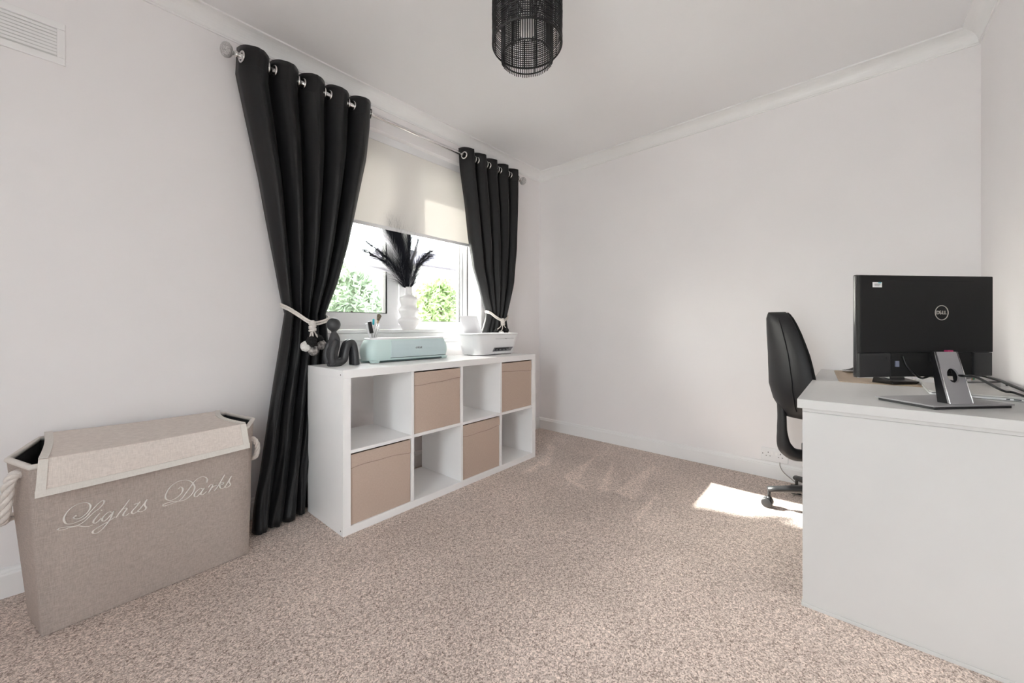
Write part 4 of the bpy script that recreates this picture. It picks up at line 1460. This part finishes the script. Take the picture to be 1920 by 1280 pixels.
# desk mat
mtp = thing('desk_mat', 'tan rectangular desk mat with rounded corners', 'desk mat', (2.62, -0.11, DZ), math.radians(3.5))
obj('mat_sheet', loft([[(x, y, z) for x, y in rrect(0.295, 0.182, 0.028, 5)] for z in (0.0, 0.0025)]), 'mat', mtp)

# ------------------------------------------------------------------ monitor
c_, s_n = math.cos(YAW), math.sin(YAW)


def deep(u, v, z):
    return ray(u, v) * z + Vector((0, 0, CAM_H))


TLp, TRp = deep(1612, 514.5, 1.29), deep(1863, 519, 1.335)
BLp, BRp = deep(1620, 707.5, 1.29), deep(1870, 705, 1.335)
ax = Vector((TRp.x - TLp.x, TRp.y - TLp.y, 0)).normalized()          # along the panel
nrm_b = Vector((ax.y, -ax.x, 0))                                       # towards camera or away
if nrm_b.dot(Vector((-1, 0, 0))) < 0: nrm_b = -nrm_b                   # back normal, towards the camera
wdt = (Vector((TRp.x - TLp.x, TRp.y - TLp.y, 0))).length
midp = (TLp + TRp) / 2
zt_, zb_ = TLp.z, BLp.z
mo = thing('monitor', 'black flat-screen monitor seen from behind on a grey metal stand', 'monitor', (midp.x, midp.y, DZ), math.atan2(ax.y, ax.x))
# local frame: x along the panel, back faces -y if nrm_b maps to -y
MM = XF_M[mo.name]
sgn = -1 if (MM.to_3x3().inverted() @ nrm_b).y < 0 else 1
h0, h1 = zb_ - DZ, zt_ - DZ
hw = wdt / 2
B = lambda y: sgn * y            # distance outwards from the panel back plane


def mbox(x0, x1, y0, y1, z0, z1):
    a, b2 = sorted((B(y0), B(y1)))
    return box(x0, x1, a, b2, z0, z1)


zs = h0 + (h1 - h0) * 0.235      # step between upper cover and lower section
obj('bezel_frame', mbox(-hw - 0.001, hw + 0.001, -0.024, -0.010, h0 - 0.001, h1 + 0.001), 'mon_edge', mo, bevel=0.004)
obj('rear_cover', mbox(-hw + 0.002, hw - 0.001, -0.012, 0.0, zs + 0.001, h1 - 0.001), 'mon_back', mo, bevel=0.003)
lc = obj('lower_cover', mbox(-hw + 0.002, -hw + 0.118, -0.012, -0.002, h0, zs, ), 'mon_low', mo, bevel=0.002)
obj('lower_cover', mbox(hw - 0.072, hw - 0.001, -0.012, -0.002, h0, zs), 'mon_low', mo, bevel=0.002)
cav = obj('port_recess', mbox(-hw + 0.118, hw - 0.072, -0.012, -0.009, h0, zs), 'mon_cavity', mo)
obj('port', mbox(-0.113, -0.102, -0.009, -0.004, h0 + 0.034, h0 + 0.054), 'port_blue', mo, label='pale blue grey connector')
obj('lock_slot', mbox(-hw + 0.098, -hw + 0.101, -0.003, -0.0015, zs - 0.022, zs - 0.013), 'mon_cavity', mo)
obj('cover_groove', mbox(-hw + 0.06, hw - 0.075, -0.001, 0.0006, h1 - 0.021, h1 - 0.0185), 'mon_cavity', mo)
st = obj('asset_sticker', mbox(-hw + 0.047, -hw + 0.081, -0.001, 0.0008, h1 - 0.042, h1 - 0.025), 'plastic_white', mo)
for k in range(3):
    obj('sticker_print', mbox(-hw + 0.053, -hw + 0.075 - 0.004 * (k == 0), 0.0, 0.0011, h1 - 0.038 + 0.0032 * k, h1 - 0.0365 + 0.0032 * k), 'plastic_grey', st)
obj('sticker_print', mbox(-hw + 0.067, -hw + 0.078, 0.0, 0.0011, h1 - 0.028, h1 - 0.0255), 'teal', st)
# round logo with lettering
lgx, lgz = -hw + wdt * 0.603, h0 + (h1 - h0) * 0.632
lg = obj('logo_ring', torus((lgx, B(0.0005), lgz), 0.0245, 0.0013, (0, 1, 0), 40, 6), 'logo', mo, True)
rot_t = Matrix.Rotation(PI / 2, 4, 'X') if sgn < 0 else Matrix.Rotation(PI, 4, 'Z') @ Matrix.Rotation(PI / 2, 4, 'X')
dirx = 1 if sgn < 0 else -1
for chh, off, an in (('D', -0.0145, 0.0), ('E', -0.0050, 0.42), ('L', 0.0055, 0.0), ('L', 0.0140, 0.0)):
    fc = bpy.data.curves.new('logo_letter', 'FONT')
    fc.body = chh
    fc.size = 0.0165
    fc.extrude = 0.0005
    fc.offset = 0.00035
    fc.align_x = 'CENTER'
    fc.align_y = 'CENTER'
    text_mesh(fc, 'logo_letter', 'logo', lg, Matrix.Translation((lgx + dirx * off, B(0.0006), lgz)) @ rot_t @ Matrix.Rotation(an, 4, 'Z'))
# stand: base plate and leaning neck with a cable hole
iM = MM.inverted()
bA, bB, bC = [iM @ on_z(u, v, DZ) for u, v in ((1655, 748), (1765, 771), (1888, 763))]
bxl, bxr = bB.x - 0.0, bC.x + 0.005
byf, byb = min(bB.y, bC.y), max(bA.y, bB.y)
front_y = (bB.y + bC.y) / 2
bx0, bx1 = min(bB.x, bC.x) - 0.0, max(bB.x, bC.x)
depth_b = 0.172
by0, by1 = (front_y, front_y + depth_b) if sgn < 0 else (front_y - depth_b, front_y)
obj('base_rubber', box(bx0 + 0.006, bx1 - 0.006, by0 + 0.004, by1 - 0.006, 0.0, 0.008), 'plastic_black', mo)
obj('base_plate', box(bx0, bx1, by0, by1, 0.008, 0.0125), 'mon_silver', mo, bevel=0.0012)
nx0, nx1 = [(iM @ on_z(u, 757, DZ)).x for u in (1779, 1829)]
pbm = iM @ on_z(1803.5, 757, DZ + 0.0125)
ncb, nhw = pbm.x, 0.040
nby = pbm.y
dtp = MM.to_3x3().inverted() @ ray(1774, 664)
otp = iM @ Vector((0, 0, CAM_H))
ncx = otp.x + dtp.x * ((B(0.012) - otp.y) / dtp.y)      # neck centre at the top
nct = ncx
nty = B(0.012)
nz0, nz1 = 0.0125, zs + 0.004
bm = bmesh.new()
# plate with a round hole: radial grid between hole and outline
hz = nz0 + (nz1 - nz0) * 0.52
N_ = 40
outl, inn = [], []
for k in range(N_):
    a = 2 * PI * k / N_
    dx, dz = math.cos(a), math.sin(a)
    ex, ez0, ez1 = nhw, hz - nz0, nz1 - hz
    tt = min(ex / abs(dx) if abs(dx) > 1e-6 else 9, (ez1 / dz if dz > 1e-6 else (ez0 / -dz if dz < -1e-6 else 9)))
    outl.append((ncx + dx * tt, hz + dz * tt))
    inn.append((ncx + 0.0215 * dx, hz + 0.0215 * dz))


def leanx(z):
    f = (z - nz0) / (nz1 - nz0)
    return (ncb - nct) * (1 - f)


def lean(z):
    f = (z - nz0) / (nz1 - nz0)
    return nby + (nty - nby) * f


th = 0.006
rings = []
for lst, off in ((outl, 0), (outl, th), (inn, th), (inn, 0)):
    rings.append([(x + leanx(z), lean(z) + (-sgn) * off, z) for x, z in lst])
rings.append(rings[0])
loft(rings, bm, cap=False)
bmesh.ops.remove_doubles(bm, verts=bm.verts, dist=1e-6)
neck = obj('neck_plate', bm, 'mon_silver', mo)
ed = bmesh.new()
for e in (-1, 1):
    pts = [(ncx + e * nhw + leanx(z), lean(z), z) for z in (nz0, nz1)]
    tube(pts, 0.0022, 6, ed)
obj('neck_edge', ed, 'mon_silver_edge', mo, True)
bm = bmesh.new()
for (x0, x1) in ((ncx - nhw + 0.001, ncx - nhw + 0.009), (ncx + nhw - 0.009, ncx + nhw - 0.001)):
    d2 = -sgn * 0.028
    ya, yb = lean(nz0) - sgn * th, lean(nz1) - sgn * th
    q = leanx(nz0)
    hexa([(x0 + q, ya, nz0), (x1 + q, ya, nz0), (x1 + q, ya + d2, nz0), (x0 + q, ya + d2, nz0), (x0, yb, nz1), (x1, yb, nz1), (x1, yb + d2 * 0.4, nz1), (x0, yb + d2 * 0.4, nz1)], bm)
obj('neck_spine', bm, 'plastic_black', mo)
obj('neck_mount', mbox(ncx - 0.035, ncx + 0.035, -0.009, 0.012, zs - 0.03, zs + 0.0), 'mon_cavity', mo)
obj('release_tab', mbox(ncx + 0.008, ncx + 0.030, 0.0, 0.010, zs + 0.0045, zs + 0.009), 'magenta', mo)

# ------------------------------------------------------------------ desk clutter
lp0, lang = Vector((2.086, -0.205, DZ)), math.radians(-91)
lt = thing('laptop', 'closed silver laptop lying behind the monitor stand', 'laptop', lp0, lang)
obj('base', loft([[(x, y, z) for x, y in rrect(0.117, 0.153, 0.010, 4, 0.119, 0.154)] for z in (0.002, 0.009)]), 'laptop_edge', lt)
obj('lid', loft([[(x, y, z) for x, y in rrect(0.117, 0.153, 0.010, 4, 0.119, 0.154)] for z in (0.0105, 0.0155)]), 'laptop', lt)
obj('hinge_gap', box(0.008, 0.23, 0.004, 0.30, 0.0088, 0.0106), 'plastic_black', lt)
for x0, x1 in ((0.178, 0.186), (0.194, 0.210), (0.220, 0.228)):
    obj('port', box(x0, x1, 0.0005, 0.01, 0.004, 0.0075), 'plastic_black', lt)
obj('rubber_foot', box(0.02, 0.215, 0.006, 0.016, 0.0, 0.0025), 'plastic_black', lt)

DM = DZ + 0.0025
ms = Vector((2.452, -0.232, DM))
bm = bmesh.new()
rings = []
for z, k in ((0, 1.0), (0.012, 1.0), (0.022, 0.82), (0.029, 0.5), (0.031, 0.12)):
    rings.append([(ms.x + x, ms.y + y, DM + z) for x, y in rrect(0.050 * k, 0.029 * k, 0.027 * k, 6)])
single('computer_mouse', loft(rings), 'plastic_white', 'white computer mouse on the tan mat behind the monitor stand', 'mouse', (ms.x, ms.y, DM), True)
kt = thing('keyboard', 'pale flat keyboard lying on the tan mat behind the monitor', 'keyboard', (2.60, -0.145, DM), math.radians(-86))
obj('base', box(-0.14, 0.14, -0.055, 0.055, 0, 0.008), 'laptop_edge', kt, bevel=0.003)
for r_ in range(5):
    for c2 in range(13):
        obj('key', box(-0.134 + c2 * 0.0207, -0.134 + c2 * 0.0207 + 0.018, -0.050 + r_ * 0.0203, -0.050 + r_ * 0.0203 + 0.0175, 0.008, 0.0105), 'paper', kt)

# black wedge-shaped stand foot on the mat
bs = [on_z(1655, 717, DM), on_z(1712, 721, DM)]
bc = (bs[0] + bs[1]) / 2
bt = thing('black_stand', 'low black wedge-shaped stand on the tan mat under the monitor edge', 'stand', (bc.x, bc.y, DM), math.atan2(ax.y, ax.x))
obj('foot', hexa([(-0.058, -0.03, 0), (0.058, -0.03, 0), (0.058, 0.06, 0), (-0.058, 0.06, 0), (-0.075, -0.034, 0.018), (0.068, -0.034, 0.012), (0.05, 0.05, 0.030), (-0.06, 0.05, 0.030)]), 'plastic_black', bt, bevel=0.003)
obj('upright', hexa([(-0.045, -0.005, 0.018), (0.03, -0.005, 0.016), (0.03, 0.02, 0.016), (-0.045, 0.02, 0.018), (-0.035, 0.0, 0.07), (0.015, 0.0, 0.07), (0.015, 0.012, 0.07), (-0.035, 0.012, 0.07)]), 'mon_low', bt)

# curled notebook peeping out beside the monitor
nb0 = on_z(1612, 700, DM)
bt2 = thing('notebook', 'small grey speckled notebook with curled white pages beside the monitor', 'notebook', (nb0.x, nb0.y, DM), math.radians(20))
r0, r1 = [], []
pg0, pg1 = [], []
for k in range(9):
    f = k / 8
    x = -0.055 + 0.14 * f
    z = 0.004 + 0.022 * (1 - f) ** 2
    r0.append((x, -0.045, z + 0.004)); r1.append((x, 0.05, z + 0.010))
    pg0.append((x + 0.012, -0.050, z * 0.55)); pg1.append((x + 0.012, 0.045, z * 0.55 + 0.003))
o = obj('cover', loft([r0, r1], cap=False, closed=False), 'grey_cover', bt2)
md = o.modifiers.new('t', 'SOLIDIFY'); md.thickness = 0.0012
o = obj('pages', loft([pg0, pg1], cap=False, closed=False), 'paper', bt2)
md = o.modifiers.new('t', 'SOLIDIFY'); md.thickness = 0.004; md.offset = 1

# small printed packet by the right wall
pk = Vector((2.765, -0.413, DZ))
pt_ = thing('printed_packet', 'small packet printed orange, green and white by the wall under the monitor', 'packet', (pk.x, pk.y, DZ), math.radians(-18))
obj('carton', box(-0.042, 0.028, 0, 0.03, 0, 0.040), 'paper', pt_, bevel=0.002)
for x0, x1, mt_ in ((-0.036, -0.022, 'orange'), (-0.016, 0.000, 'green_p'), (0.004, 0.022, 'green_p')):
    obj('print_patch', box(x0, x1, -0.0006, 0.001, 0.006, 0.030), mt_, pt_)


# cables from the monitor to the wall side
def cable(label, pts, r, mt='cable', group=None):
    p = catmull(pts, 8)
    return single('cable', tube(p, r, 8), mt, label, 'cable', p[0], True, group=group)


hole = MM @ Vector((ncx + leanx(hz), lean(hz) - sgn * 0.003, hz))
def mloc(x, y, z): return MM @ Vector((x, B(y), z))
cable('black cable looping out through the round hole in the monitor stand', [mloc(ncx - 0.012, -0.004, hz - 0.004), mloc(ncx + 0.004, 0.03, hz - 0.003), hole + nrm_b * 0.012 + ax * 0.02, hole + nrm_b * 0.02 + ax * 0.06 + Vector((0, 0, -0.004)), on_z(1880, 732, DZ + 0.030), on_z(1905, 737, DZ + 0.022), Vector((1.93, YR + 0.012, DZ + 0.006)), Vector((1.80, YR + 0.010, DZ + 0.005))], 0.0042)
cable('thick black cable curving low behind the monitor stand to the wall', [mloc(ncx + 0.045, -0.006, h0 + 0.03), mloc(ncx + 0.06, 0.006, h0 - 0.005), on_z(1838, 704, DZ + 0.03), on_z(1870, 712, DZ + 0.034), on_z(1900, 721, DZ + 0.034) + Vector((0, 0.01, 0)), Vector((2.05, YR + 0.030, DZ + 0.026)), Vector((1.90, YR + 0.032, DZ + 0.0058))], 0.0054)
cable('black cable drooping from the monitor ports in front of the recess', [mloc(-0.088, -0.006, zs - 0.01), mloc(-0.085, 0.006, zs - 0.045), mloc(-0.060, 0.010, h0 + 0.010), mloc(-0.030, 0.006, h0 - 0.004), mloc(0.01, 0.0, h0 + 0.002), mloc(ncx, -0.012, h0 - 0.006), mloc(ncx + 0.07, -0.004, h0 - 0.020), on_z(1862, 716, DZ + 0.024), on_z(1884, 716, DZ + 0.02), on_z(1888, 722, DZ + 0.016)], 0.0035)

# ------------------------------------------------------------------ wall socket and its cable
so = thing('wall_socket', 'white double wall socket above the baseboard behind the office chair', 'socket', (XF, 0.385, 0.107))
sy1, sy0, sz0, sz1 = 0.458, 0.312, 0.107, 0.192
obj('plate', box(XF - 0.009, XF, sy0, sy1, sz0, sz1), 'plastic_white', so, world=True, bevel=0.003)
for k, yc in enumerate((sy1 - 0.040, sy0 + 0.040)):
    for dy, dz, a, b2 in ((0, 0.014, 0.002, 0.004), (-0.010, -0.008, 0.003, 0.002), (0.010, -0.008, 0.003, 0.002)):
        obj('pin_hole', box(XF - 0.0094, XF - 0.008, yc + dy - a, yc + dy + a, sz0 + 0.042 + dz - b2, sz0 + 0.042 + dz + b2), 'hole', so, world=True)
    yr = (sy0 + sy1) / 2 + (0.011 if k == 0 else -0.011)
    obj('rocker_switch', box(XF - 0.0115, XF - 0.0085, yr - 0.0075, yr + 0.0075, sz0 + 0.045, sz0 + 0.066), 'trim', so, world=True, bevel=0.001)
obj('screw', lathe([(0.003, -0.0095), (0.003, -0.008)], 10, (XF, sy1 - 0.010, sz0 + 0.045), 'X'), 'hole', so, world=True)
cable('thin grey cable hanging from the wall socket to the carpet', [(XF - 0.014, 0.355, 0.112), (XF - 0.024, 0.352, 0.09), (XF - 0.026, 0.335, 0.06), (XF - 0.024, 0.30, 0.03), (XF - 0.03, 0.26, 0.006), (XF - 0.06, 0.20, 0.004)], 0.0028, 'cable_grey')

# ------------------------------------------------------------------ office chair
CHX, CHY, CHR = 2.56, 0.10, math.radians(-66)
oc = thing('office_chair', 'black office chair with leather-backed curved backrest tucked at the desk', 'chair', (CHX, CHY, 0), CHR)
# local +x is forwards
for k in range(5):
    a = math.radians(180 - 6 + 72 * k)
    dx, dy = math.cos(a), math.sin(a)
    rings = []
    for f in (0.0, 0.3, 0.6, 0.85, 1.0):
        d = 0.03 + 0.235 * f
        zc = 0.125 - 0.030 * f ** 1.5
        hh, ww = 0.024 - 0.010 * f, 0.026 - 0.009 * f
        px, py = dx * d, dy * d
        rings.append([(px - dy * ww * math.cos(t2), py + dx * ww * math.cos(t2), zc + hh * math.sin(t2)) for t2 in [2 * PI * q / 12 for q in range(12)]])
    lgm = obj('base_leg', loft(rings), 'chair_plastic', oc, True)
    ca = Vector((dx * 0.258, dy * 0.258, 0))
    cs = obj('caster', tube([ca + Vector((0, 0, 0.05)), ca + Vector((0, 0, 0.10))], 0.008, 8), 'chair_plastic', lgm, True)
    for s2 in (-1, 1):
        tdir = Vector((math.cos(a + 1.2), math.sin(a + 1.2), 0))
        cc = ca + tdir * 0.014 * s2 + Vector((dx, dy, 0)) * 0.008
        wpts = []
        bm = bmesh.new()
        ortho = tdir.cross(Vector((0, 0, 1)))
        rings = []
        for off, r_ in ((-0.010, 0.020), (-0.008, 0.0255), (0.008, 0.0255), (0.010, 0.020)):
            rings.append([cc + tdir * off + (ortho * math.cos(2 * PI * q / 22) + Vector((0, 0, 1)) * math.sin(2 * PI * q / 22)) * r_ + Vector((0, 0, 0.0262)) for q in range(22)])
        obj('caster_wheel', loft(rings), 'chair_plastic', lgm, True)
    bm = bmesh.new()
    obj('caster_hood', sphere(ca + Vector((0, 0, 0.040)), 0.026, 14, 8, (0.6, 0.6, 0.8)), 'chair_plastic', lgm, True)
obj('base_hub', lathe([(0.035, 0.09), (0.045, 0.10), (0.045, 0.145), (0.032, 0.16)], 20), 'chair_plastic', oc, True)
obj('gas_column', lathe([(0.025, 0.15), (0.025, 0.29), (0.014, 0.292), (0.014, 0.33)], 18), 'chair_plastic', oc, True)
obj('tilt_mechanism', box(-0.10, 0.10, -0.06, 0.06, 0.30, 0.355), 'chair_plastic', oc, bevel=0.008)
rings = []
for z, k in ((0.345, 0.84), (0.36, 0.97), (0.39, 1.0), (0.415, 0.97), (0.428, 0.80)):
    rings.append([(x + 0.135, y, z + 0.006 * (abs(y) / 0.24) ** 2) for x, y in rrect(0.19 * k, 0.215 * k, 0.11, 7)])
obj('seat', loft(rings), 'leather', oc, True)
# back support bar: from under the seat backwards and up into the backrest
bar = catmull([(-0.04, 0, 0.305), (-0.11, 0, 0.300), (-0.160, 0, 0.306), (-0.195, 0, 0.345), (-0.205, 0, 0.42), (-0.206, 0, 0.50), (-0.212, 0, 0.60)], 6)
rings = []
nbr = len(bar)
for i, p in enumerate(bar):
    d = (bar[min(i + 1, nbr - 1)] - bar[max(i - 1, 0)]).normalized()
    sd_ = Vector((0, 1, 0))
    up_ = sd_.cross(d).normalized()
    wv = interp([(0, .030), (.5, .036), (1, .030)], i / nbr)
    tv = interp([(0, .028), (.45, .034), (.65, .022), (1, .016)], i / nbr)
    rings.append([p + sd_ * wv * math.cos(2 * PI * q / 14) + up_ * tv * math.sin(2 * PI * q / 14) for q in range(14)])
obj('support_bar', loft(rings), 'chair_plastic', oc, True)


# backrest: leather shell wrapping the rear and edges, dark fabric cushion in front
def back_ring(v, grow, x_off, front):
    z = 0.505 + 0.545 * v
    hwid = interp([(0, .10), (.06, .155), (.18, .200), (.35, .215), (.55, .195), (.75, .155), (.9, .110), (.97, .075), (1.0, .035)], v) * grow
    xc = interp([(0, -.218), (.15, -.238), (.35, -.245), (.6, -.262), (.8, -.282), (1, -.305)], v) + 0.045
    tb = interp([(0, .018), (.12, .040), (.3, .058), (.55, .048), (.8, .034), (.95, .022), (1, .008)], v)      # thickness behind
    out = []
    n = 15
    for k in range(n):
        u = -1 + 2 * k / (n - 1)
        out.append((xc + 0.055 * u * u - tb * (1 - u * u) ** 0.5 + x_off, u * hwid, z + 0.0))
    for k in range(n):
        u = 1 - 2 * k / (n - 1)
        out.append((xc + 0.055 * u * u + front * (1 - u * u) ** 0.5 + 0.004 + x_off, u * hwid * 0.995, z))
    return out


vv = [0, .03, .08, .15, .22, .3, .4, .5, .6, .7, .8, .88, .94, .98, 1.0]
obj('back_shell', loft([back_ring(v, 1.0, 0, 0.004) for v in vv]), 'leather', oc, True)
obj('back_cushion', loft([[(x, y, 0.505 + (z - 0.505) * 0.985 + 0.004) for x, y, z in back_ring(v, 0.975, 0.0135, 0.034)] for v in vv]), 'chair_fabric', oc, True)
seam = []
for v in [0.08 + 0.86 * k / 16 for k in range(17)]:
    r_ = back_ring(v, 1.0, 0, 0)
    seam.append(Vector(r_[2]) + Vector((-0.0015, 0, 0)))
for e in (0, 1):
    obj('back_seam', tube([Vector((p.x, p.y * (1 if e == 0 else -1), p.z)) for p in seam], 0.003, 6), 'leather', oc, True)
